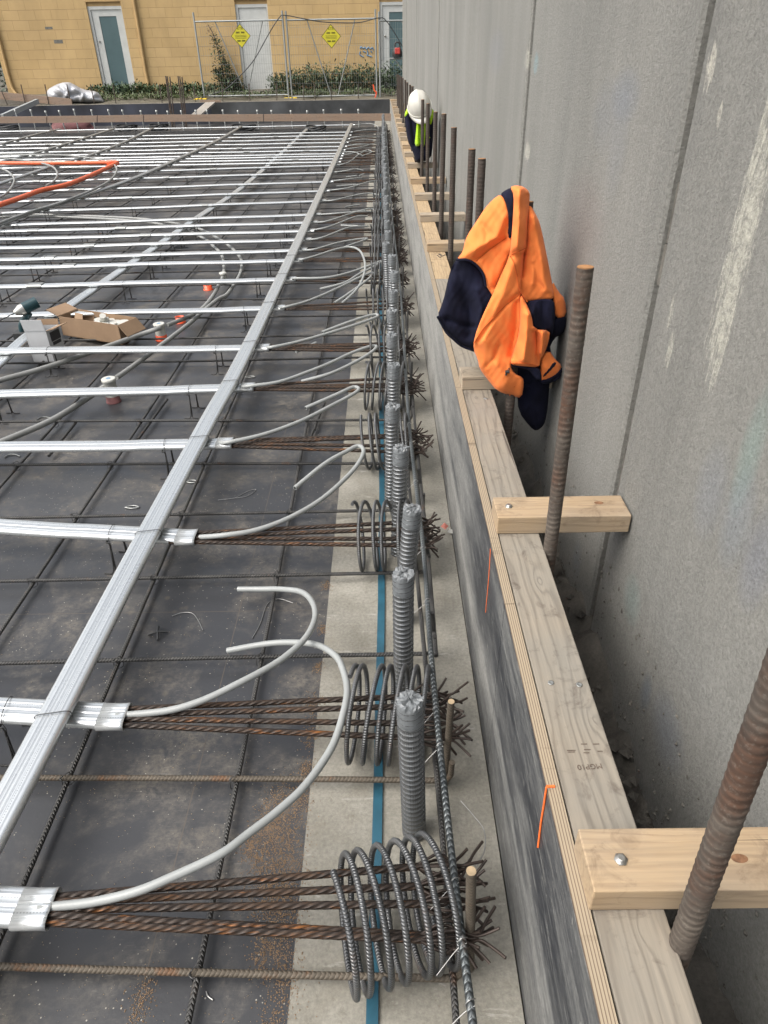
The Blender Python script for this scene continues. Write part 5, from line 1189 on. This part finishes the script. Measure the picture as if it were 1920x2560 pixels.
def plank(p0, p1, y0, y1, w, th, mt, lb, name='loose_plank', flat=False):
    a = aty(*p0, y0); b = aty(*p1, y1); d = _n(b-a); m = MB(); s = np.array([(-w/2, -th/2), (w/2, -th/2), (w/2, th/2), (-w/2, th/2)])
    sweep(m, [a, b], s[:, ::-1] if not flat else s, True, (0, 0, 1), False); tag(m.build(name, mt, loc=tuple(a)), lb, 'timber')
plank((-30, 236), (180, 256), 21.9, 21.8, .17, .05, 'plank', 'weathered brown plank lying behind the far form at the left edge')
plank((-30, 250), (118, 258), 22.1, 22.0, .14, .05, 'greyplank', 'grey-brown plank lying under the weathered one at the left')
plank((94, 253), (6, 292), 21.5, 20.2, .11, .09, 'hose', 'pale grey beam leaning over the far form at upper left', 'leaning_beam')
plank((530, 254), (486, 292), 21.5, 20.2, .26, .04, 'greyplank', 'dark grey board leaning over the far form left of centre', 'leaning_board', True)
plank((500, 253), (552, 253), 21.4, 21.4, .05, .03, 'plank', 'short brown batten on top of the far form beside the yellow foot', 'batten')
for i, (px, py, r_) in enumerate([(25, 322, .22), (318, 322, .22), (398, 320, .2), (610, 322, .25), (790, 325, .2)]):
    c = atz(px, py, .07); m = MB()
    for k in range(4): a = np.linspace(0, 6.283, 26); P = np.stack([c[0]+r_*np.cos(a)*(1+.05*k), c[1]+r_*.8*np.sin(a), .03+.035*k+.02*np.sin(a*2+k)], 1); tube(m, P, .017, 6)
    tag(m.build('hose_coil', 'black', loc=tuple(c)), f'dark coiled hose on the deck just before the far board, {nth(i+1)} from the left', 'coil', 'dark coils before the far board')
c = atz(182, 322, .0); m = MB(); V = []; Fc = []
for j in range(9):
    for i in range(20):
        t = 2*np.pi*i/20; ph = j/8*np.pi/2; r_ = .42*math.cos(ph)*(1+random.uniform(-.1, .1)); V.append((c[0]+r_*math.cos(t)*1.3, c[1]+r_*math.sin(t)*.6, .27*math.sin(ph)*(1+random.uniform(-.12, .12))))
for j in range(8):
    for i in range(20): Fc.append((j*20+i, j*20+(i+1) % 20, (j+1)*20+(i+1) % 20, (j+1)*20+i))
m.add(V, Fc); tag(m.build('red_sack', 'pinkbag', loc=tuple(c)), 'dusty red sack slumped behind the far ducts under the brown board', 'sack')

# silver sheet bundle
TP = [(405, 370), (430, 345), (520, 300), (600, 293), (650, 320), (720, 360), (840, 375), (880, 420), (914, 478), (760, 482), (620, 480), (430, 460), (408, 410)]
def tunp(u, v, y): return aty(u*.2893, 120+v*.2893, y)
def tdepth(Q):
    b = np.clip(polydist(Q, TP)/80, 0, 1); D = 22.35-.35*np.sqrt(np.clip(1-(1-b)**2, 0, 1))
    for p, a, w in [([(470, 330), (560, 400), (640, 460)], .12, 12), ([(560, 300), (590, 380), (560, 440)], .10, 14), ([(640, 350), (720, 390), (700, 460)], .12, 10), ([(820, 380), (800, 430), (850, 470)], .08, 12)]: D -= ridge(Q, p, a, w)
    for p, a, w in [([(520, 330), (600, 410), (680, 400)], .12, 12), ([(690, 360), (760, 420), (880, 430)], .08, 8), ([(430, 370), (540, 430)], .08, 10)]: D += ridge(Q, p, a, w)
    return D
m = MB(); cloth_patch(m, TP, tdepth, tunp, 12, .3, 1, .1, 20); tag(m.build('silver_sheet', 'tarp'), 'crumpled silver-white plastic sheet heaped behind the far form', 'sheet')

# ------------------------------------------------------------------ yellow building
YY = 24.5
def wy(px, py, d=0): return aty(px, py, YY+d)
bld = thing('yellow_building', (-5, YY, .6), 'yellow painted concrete block building with white doors across the back', 'building')
xl_ = wy(13, 200)[0]; doors = []
D1 = (wy(219, 14)[0], wy(304, 17)[0], wy(222, 15)[2], .66); d1b = wy(257, 231); D1 = ((wy(218, 14)[0]+d1b[0])/2, (wy(304, 17)[0]+wy(341, 231)[0])/2, wy(260, 15)[2], .64)
D2 = ((wy(583, 10)[0]+wy(614, 237)[0])/2, (wy(671, 10)[0]+wy(685, 240)[0])/2, wy(630, 10)[2], .64)
D3 = (wy(950, 100)[0], wy(950, 100)[0]+1.15, wy(990, 4)[2], .64)
ops = sorted([D1, D2, D3]); xs = [xl_]; 
m = MB(); xp = xl_
for (a, b, t, z0) in ops:
    m.box((xp, YY, .3), (a, YY+.2, 5)); m.box((a, YY, t+.11), (b, YY+.2, 5)); xp = b
m.box((xp, YY, .3), (3.2, YY+.2, 5)); part(m, 'block_wall', 'yel', bld)
m = MB()
for (a, b, t, z0) in ops: m.box((a-.02, YY-.004, t+.10), (b+.02, YY+.03, t+.13)); m.box((a, YY+.05, t), (b, YY+.19, t+.105))
part(m, 'lintel', 'yelp', bld)
for k, (a, b, t, z0) in enumerate(ops):
    fr = MB(); w = .075
    fr.box((a+.002, YY+.045, z0), (a+w, YY+.13, t)); fr.box((b-w*.5, YY+.045, z0), (b-.002, YY+.13, t)); fr.box((a+w, YY+.045, t-w), (b-w*.5, YY+.13, t-.002)); fr_o = part(fr, 'door_frame', 'white', bld)
    dr = MB(); a2, b2 = a+w+.01, b-w*.5-.01
    if k == 1: dr.box((a2, YY+.075, z0), (b2, YY+.11, t-w-.01)); part(dr, 'door', 'white', bld)
    else:
        s = .19; dr.box((a2, YY+.075, z0), (a2+s, YY+.11, t-w-.01)); dr.box((b2-s*.9, YY+.075, z0), (b2, YY+.11, t-w-.01)); dr.box((a2+s, YY+.075, t-w-.16), (b2-s*.9, YY+.11, t-w-.01)); dr.box((a2+s, YY+.075, z0), (b2-s*.9, YY+.11, z0+.05))
        part(dr, 'door', 'white', bld)
        gl = MB(); gl.box((a2+s, YY+.088, z0+.05), (b2-s*.9, YY+.098, t-w-.16)); part(gl, 'door_pane', 'glass', bld)
    kn = MB(); kn.add([(0, 0, 0)], []); lx_ = a2+.07; lathe(kn, (lx_, YY+.05, z0+.98+.35), [(.022, -.02), (.03, 0), (.022, .02)], 10); part(kn, 'door_knob', 'silver', bld)
for (p0, p1, lb) in [((338, 0), (372, 240), 1), ((0, 92), (30, 232), 1)]:
    a = wy(*p0, -.05); b = wy(*p1, -.05); m = MB(); xm = (a[0]+b[0])/2; tube(m, smooth([(xm, YY-.05, 4.9), (xm, YY-.05, 2), (xm, YY-.05, .95), (xm+.12, YY-.12, .66)], 6), .042, 10)
    part(m, 'downpipe', 'yelp', bld)
m = MB()
for pts in [[(900, 122), (903, 117), (908, 121), (912, 118), (916, 123), (921, 118), (926, 122), (931, 119), (934, 126)], [(901, 128), (899, 136), (904, 140), (909, 142)], [(918, 126), (920, 134), (917, 138), (924, 140), (930, 142)], [(908, 128), (914, 131)], [(926, 127), (930, 131)]]:
    P = smooth([wy(*p, -.006) for p in pts], 4); tube(m, P, .017, 5)
part(m, 'graffiti', 'blue', bld)
m = MB()
for (px, py, w, h) in [(122, 70, .22, .06), (146, 104, .26, .09)]: q = wy(px, py, -.003); m.box((q[0]-w/2, YY-.003, q[2]-h/2), (q[0]+w/2, YY+.001, q[2]+h/2))
part(m, 'bare_patches', 'mortar', bld)

# ------------------------------------------------------------------ temporary fence
YFn = 22.3
def fp(px, py, d=0): return aty(px, py, YFn+d)
fences = [((482, 31), (512, 243), (705, 26), (722, 244), 0, 'left temporary mesh fence panel carrying a yellow sign over the white door'), ((714, 27), (730, 244), (939, 29), (942, 248), .02, 'middle temporary mesh fence panel carrying a yellow sign over the yellow wall'), ((947, 29), (951, 248), (1180, 24), (1175, 250), -.02, 'right temporary mesh fence panel running behind the grey wall')]
froots = []
for i, (tl, bl, tr, br, d, lb) in enumerate(fences):
    xa = (fp(*tl)[0]+fp(*bl)[0])/2; xb_ = (fp(*tr)[0]+fp(*br)[0])/2; zt = fp(*tl)[2]; zb = fp(*bl)[2]; y_ = YFn+d
    if i == 2: xb_ = xa+2.6
    e = thing('mesh_fence', (xa, y_, zb), lb, 'fence', 'temporary fence panels'); froots.append((e, xa, xb_, zb, zt, y_))
    for x in (xa, xb_): m = MB(); tube(m, [(x, y_, zb-.05), (x, y_, zt)], .024, 8); part(m, 'post', 'fence', e)
    m = MB(); tube(m, [(xa, y_, zt-.2), (xb_, y_, zt-.2)], .02, 8); part(m, 'top_rail', 'fence', e)
    m = MB(); tube(m, [(xa, y_, zb+.02), (xb_, y_, zb+.02)], .02, 8); part(m, 'bottom_rail', 'fence', e)
    m = MB()
    for x in np.arange(xa+.06, xb_-.02, .062): tube(m, [(x, y_+.014, zb+.02), (x, y_+.014, zt-.2)], .0022, 4, False)
    for z in np.arange(zb+.12, zt-.2, .21): tube(m, [(xa, y_+.018, z), (xb_, y_+.018, z)], .0022, 4, False)
    part(m, 'wire_mesh', 'fence', e)
    W_ = xb_-xa
    for s in (-1, 1): m = MB(); xm = xa+W_*.5; tube(m, [(xm+s*W_*.27, y_+.03, zt-.2), (xm+s*W_*.04, y_+.03, zb+.25 if i == 0 else zb+.02)], .014, 8); part(m, 'brace', 'fence', e)
for i, (c, w) in enumerate([((602, 90), .0), ((828, 91), .0)]):
    q = fp(*c, -.04); s = .262; e = thing('warning_sign', tuple(q), ['yellow diamond sign on the left fence panel before the white door', 'yellow diamond sign on the middle fence panel before the yellow wall'][i], 'sign', 'yellow diamond fence signs')
    def dia(s, y): return [(q[0], y, q[2]+s*1.02), (q[0]+s, y, q[2]), (q[0], y, q[2]-s*1.02), (q[0]-s, y, q[2])]
    m = MB(); a = dia(s, q[1]); b = dia(s, q[1]+.004); m.add(a+b, [(0, 3, 2, 1), (4, 5, 6, 7), (0, 1, 5, 4), (1, 2, 6, 5), (2, 3, 7, 6), (3, 0, 4, 7)], None, False); part(m, 'border', 'signtxt', e)
    m = MB(); a = dia(s*.93, q[1]-.003); m.add(a, [(0, 3, 2, 1)], None, False); part(m, 'face', 'sign', e, solid=.001)
    put_text('KTR', .085, Matrix.Translation((q[0], q[1]-.006, q[2]+s*.62)) @ Matrix.Rotation(R(90), 4, 'X'), 'lettering', 'signtxt', e)
    m = MB()
    for dz, w_, h_ in [(.30, .062, .018), (.30, -.07, .018), (.06, .0, .004), (-.06, .0, .006), (-.18, 0, .004), (-.40, -.06, .018), (-.40, .062, .018)]:
        hw = .048 if w_ else .15; x0 = q[0]+w_; n_ = 7 if w_ else 18
        for k in range(n_):
            xx = x0-hw+2*hw*k/n_; m.box((xx, q[1]-.006, q[2]+s*dz-h_), (xx+2*hw/n_*.7, q[1]-.0045, q[2]+s*dz+h_))
    part(m, 'small_print', 'signtxt', e)
for i, (c, lb) in enumerate([((502, 251), 'yellow block foot under the left fence post'), ((727, 249), 'yellow block foot under the pair of middle fence posts'), ((949, 250), 'yellow block foot under the fence posts nearest the grey wall')]):
    q = fp(*c, -.05); e = thing('ballast_block', tuple(q), lb, 'ballast block', 'yellow fence blocks'); m = MB()
    w = .19 if i < 2 else .05; m.box((q[0]-w, YFn-.15, q[2]-.12), (q[0]+w, YFn+.12, q[2]-.0)); m.box((q[0]-w*.9, YFn-.12, q[2]+.001), (q[0]-w*.35, YFn+.1, q[2]+.05)); m.box((q[0]+w*.35, YFn-.12, q[2]+.001), (q[0]+w*.9, YFn+.1, q[2]+.05)); m.box((q[0]-w*.15, YFn-.12, q[2]+.001), (q[0]+w*.15, YFn+.1, q[2]+.055)); part(m, 'block', 'foot', e, bevel=.012)
for pts, lb in [([(704, 37), (690, 55), (670, 88), (636, 148), (600, 190), (560, 225), (505, 243)], 'dark cable drooping from the middle posts down to the left yellow foot'), ([(706, 38), (725, 40), (760, 47), (800, 54), (850, 57), (900, 56), (938, 46), (950, 45), (962, 48), (985, 80), (1006, 116)], 'dark cable slung along the top rail of the middle fence panel')]:
    m = MB(); P = smooth([fp(*p, -.05) for p in pts], 6); tube(m, P, .013, 6); tag(m.build('cable', 'black', loc=tuple(P[0])), lb, 'cable')
m = MB(); tube(m, smooth([fp(933, 211, -.2), fp(936, 226, -.2), fp(941, 232, -.2), fp(937, 248, -.2)], 4), .02, 6); tag(m.build('orange_flagging', 'cap', loc=tuple(fp(937, 248, -.2))), 'thin orange bent stake behind the far form by the fence posts', 'stake')
# laser level on a bracket at the wall end
YL = 20.4
e = thing('laser_bracket', tuple(aty(1006, 147, YL)), 'small metal shelf bracket at the far end of the grey wall', 'bracket')
m = MB(); tube(m, [aty(974, 146.5, YL), aty(1010, 146.5, YL)], .018, 6); part(m, 'shelf', 'galvdull', e)
m = MB(); tube(m, [aty(988, 149, YL), aty(1006, 176, YL)], .014, 6); tube(m, [aty(1007, 146, YL), aty(1008, 205, YL)], .018, 6); part(m, 'arm', 'galvdull', e)
q0 = aty(993, 144, YL); e = thing('laser_level', tuple(q0), 'black and red rotary laser level on the bracket at the wall end', 'laser level')
m = MB(); lathe(m, q0, [(.10, 0), (.12, .04), (.12, .12), (.10, .17), (.075, .21)], 14); part(m, 'rubber_body', 'black', e)
m = MB(); m.box((q0[0]-.06, q0[1]-.135, q0[2]+.07), (q0[0]+.07, q0[1]-.10, q0[2]+.20)); part(m, 'red_cover', 'red', e, bevel=.02)
m = MB(); tube(m, smooth([(q0[0]-.06, q0[1], q0[2]+.20), (q0[0]-.04, q0[1], q0[2]+.30), (q0[0]+.05, q0[1], q0[2]+.30), (q0[0]+.07, q0[1], q0[2]+.20)], 5), .018, 8); part(m, 'handle', 'black', e)

# ------------------------------------------------------------------ weeds
def leaves(mb, c, sx, sy, h, n, size, seed=0, taper=.6):
    r_ = np.random.default_rng(seed); V = []; Fc = []
    st = [(c[0]+r_.uniform(-sx, sx), c[1]+r_.uniform(-sy, sy), r_.uniform(.55, 1)*h, r_.normal(0, .12), r_.normal(0, .1)) for _ in range(max(4, n//14))]
    for _ in range(n):
        s = st[r_.integers(len(st))]; t = r_.random()**.8; z = c[2]+s[2]*t; w = .09*(1-taper*t)*(h/.5+.4)
        p = np.array([s[0]+s[3]*t+r_.normal(0, w), s[1]+s[4]*t+r_.normal(0, w), z]); a = r_.uniform(0, 6.28); ln = size*r_.uniform(.6, 1.5); el = r_.uniform(-.3, 1.1)
        d = np.array([math.cos(a)*math.cos(el), math.sin(a)*math.cos(el), math.sin(el)])*ln; sd_ = np.array([-math.sin(a), math.cos(a), r_.normal(0, .3)])*ln*.24
        n0 = len(V); V += [p, p+d*.5+sd_, p+d, p+d*.5-sd_]; Fc.append((n0, n0+1, n0+2, n0+3))
    mb.add(V, Fc, None, False); return st
m = MB(); k = 0
for px in list(range(235, 545, 9)) + list(range(690, 1010, 8)):
    q = wy(px, 240, -.55); hh = .26 if px < 545 else (.62+.12*math.sin(px*.09)+.08*math.sin(px*.23)); k += 1
    if 545 < px < 725: hh *= .75
    leaves(m, (q[0], YY-.55, .64), .10, .35, hh, 150 if px > 600 else 80, .085, k, .3)
for px in range(270, 360, 8): q = wy(px, 236, -.5); leaves(m, (q[0], YY-.35, .66), .1, .2, .34, 50, .07, 400+px, .4)
tag(m.build('weeds', 'leaf'), 'thick dark green weeds growing along the foot of the yellow wall', 'weeds', None, 'stuff')
m = MB(); k = 900
for px in range(225, 1000, 9): q = fp(px, 246, .3); k += 1; leaves(m, (q[0], YFn+.55, .55), .12, .5, .16, 60, .07, k, .3)
tag(m.build('grass', 'leaf2'), 'pale green grass and ground weeds between the far form and the fence', 'grass', None, 'stuff')
# climbing shrub
sh = thing('climbing_shrub', tuple(wy(570, 238, -.25)), 'tall straggly green shrub with a dry brown tip behind the left fence panel', 'shrub')
m = MB(); stems = []
for (pts) in [[(575, 238), (560, 190), (548, 140), (535, 90), (520, 62)], [(590, 238), (572, 200), (563, 160), (556, 128)], [(600, 240), (592, 205), (588, 180)], [(565, 238), (556, 210), (545, 180), (538, 170)]]:
    P = smooth([wy(*p, -.25) for p in pts], 5); tube(m, P, .012, 5); stems.append(P)
part(m, 'stems', 'twig', sh)
m = MB(); r_ = np.random.default_rng(5); V = []; Fc = []
for P in stems:
    for _ in range(620):
        t = r_.random()**1.2; p = P[int((1-t)*0+t*(len(P)-1)*.78)]+r_.normal(0, 1, 3)*np.array((.13, .08, .08))*(1.35-t); a = r_.uniform(0, 6.28); ln = .085; d = np.array((math.cos(a), math.sin(a)*.6, r_.uniform(-.5, .8)))*ln; s_ = np.array((-math.sin(a), math.cos(a), .3))*ln*.28; n0 = len(V); V += [p, p+d*.5+s_, p+d, p+d*.5-s_]; Fc.append((n0, n0+1, n0+2, n0+3))
m.add(V, Fc, None, False); part(m, 'leaves', 'leaf', sh)
m = MB(); V = []; Fc = []
for _ in range(60):
    P = stems[0]; p = P[int(r_.uniform(.75, 1)*(len(P)-1))]+r_.normal(0, .06, 3); a = r_.uniform(0, 6.28); d = np.array((math.cos(a), .2, r_.uniform(-.3, .8)))*.07; s_ = np.array((-math.sin(a), 0, .3))*.012; n0 = len(V); V += [p, p+d*.5+s_, p+d, p+d*.5-s_]; Fc.append((n0, n0+1, n0+2, n0+3))
m.add(V, Fc, None, False); part(m, 'dry_leaves', 'twig', sh)
# greenery past the left end of the building
e = thing('bush', (xl_-.8, 27, .6), 'dark green bush beyond the left corner of the yellow building', 'bush')
m = MB(); leaves(m, (xl_-.9, 27, .6), .9, .6, 1.6, 1400, .12, 77, .2); part(m, 'leaves', 'farleaf', e); m = MB(); tube(m, [(xl_-.9, 27, .5), (xl_-.85, 27, 1.6)], .04, 6); part(m, 'stem', 'twig', e)
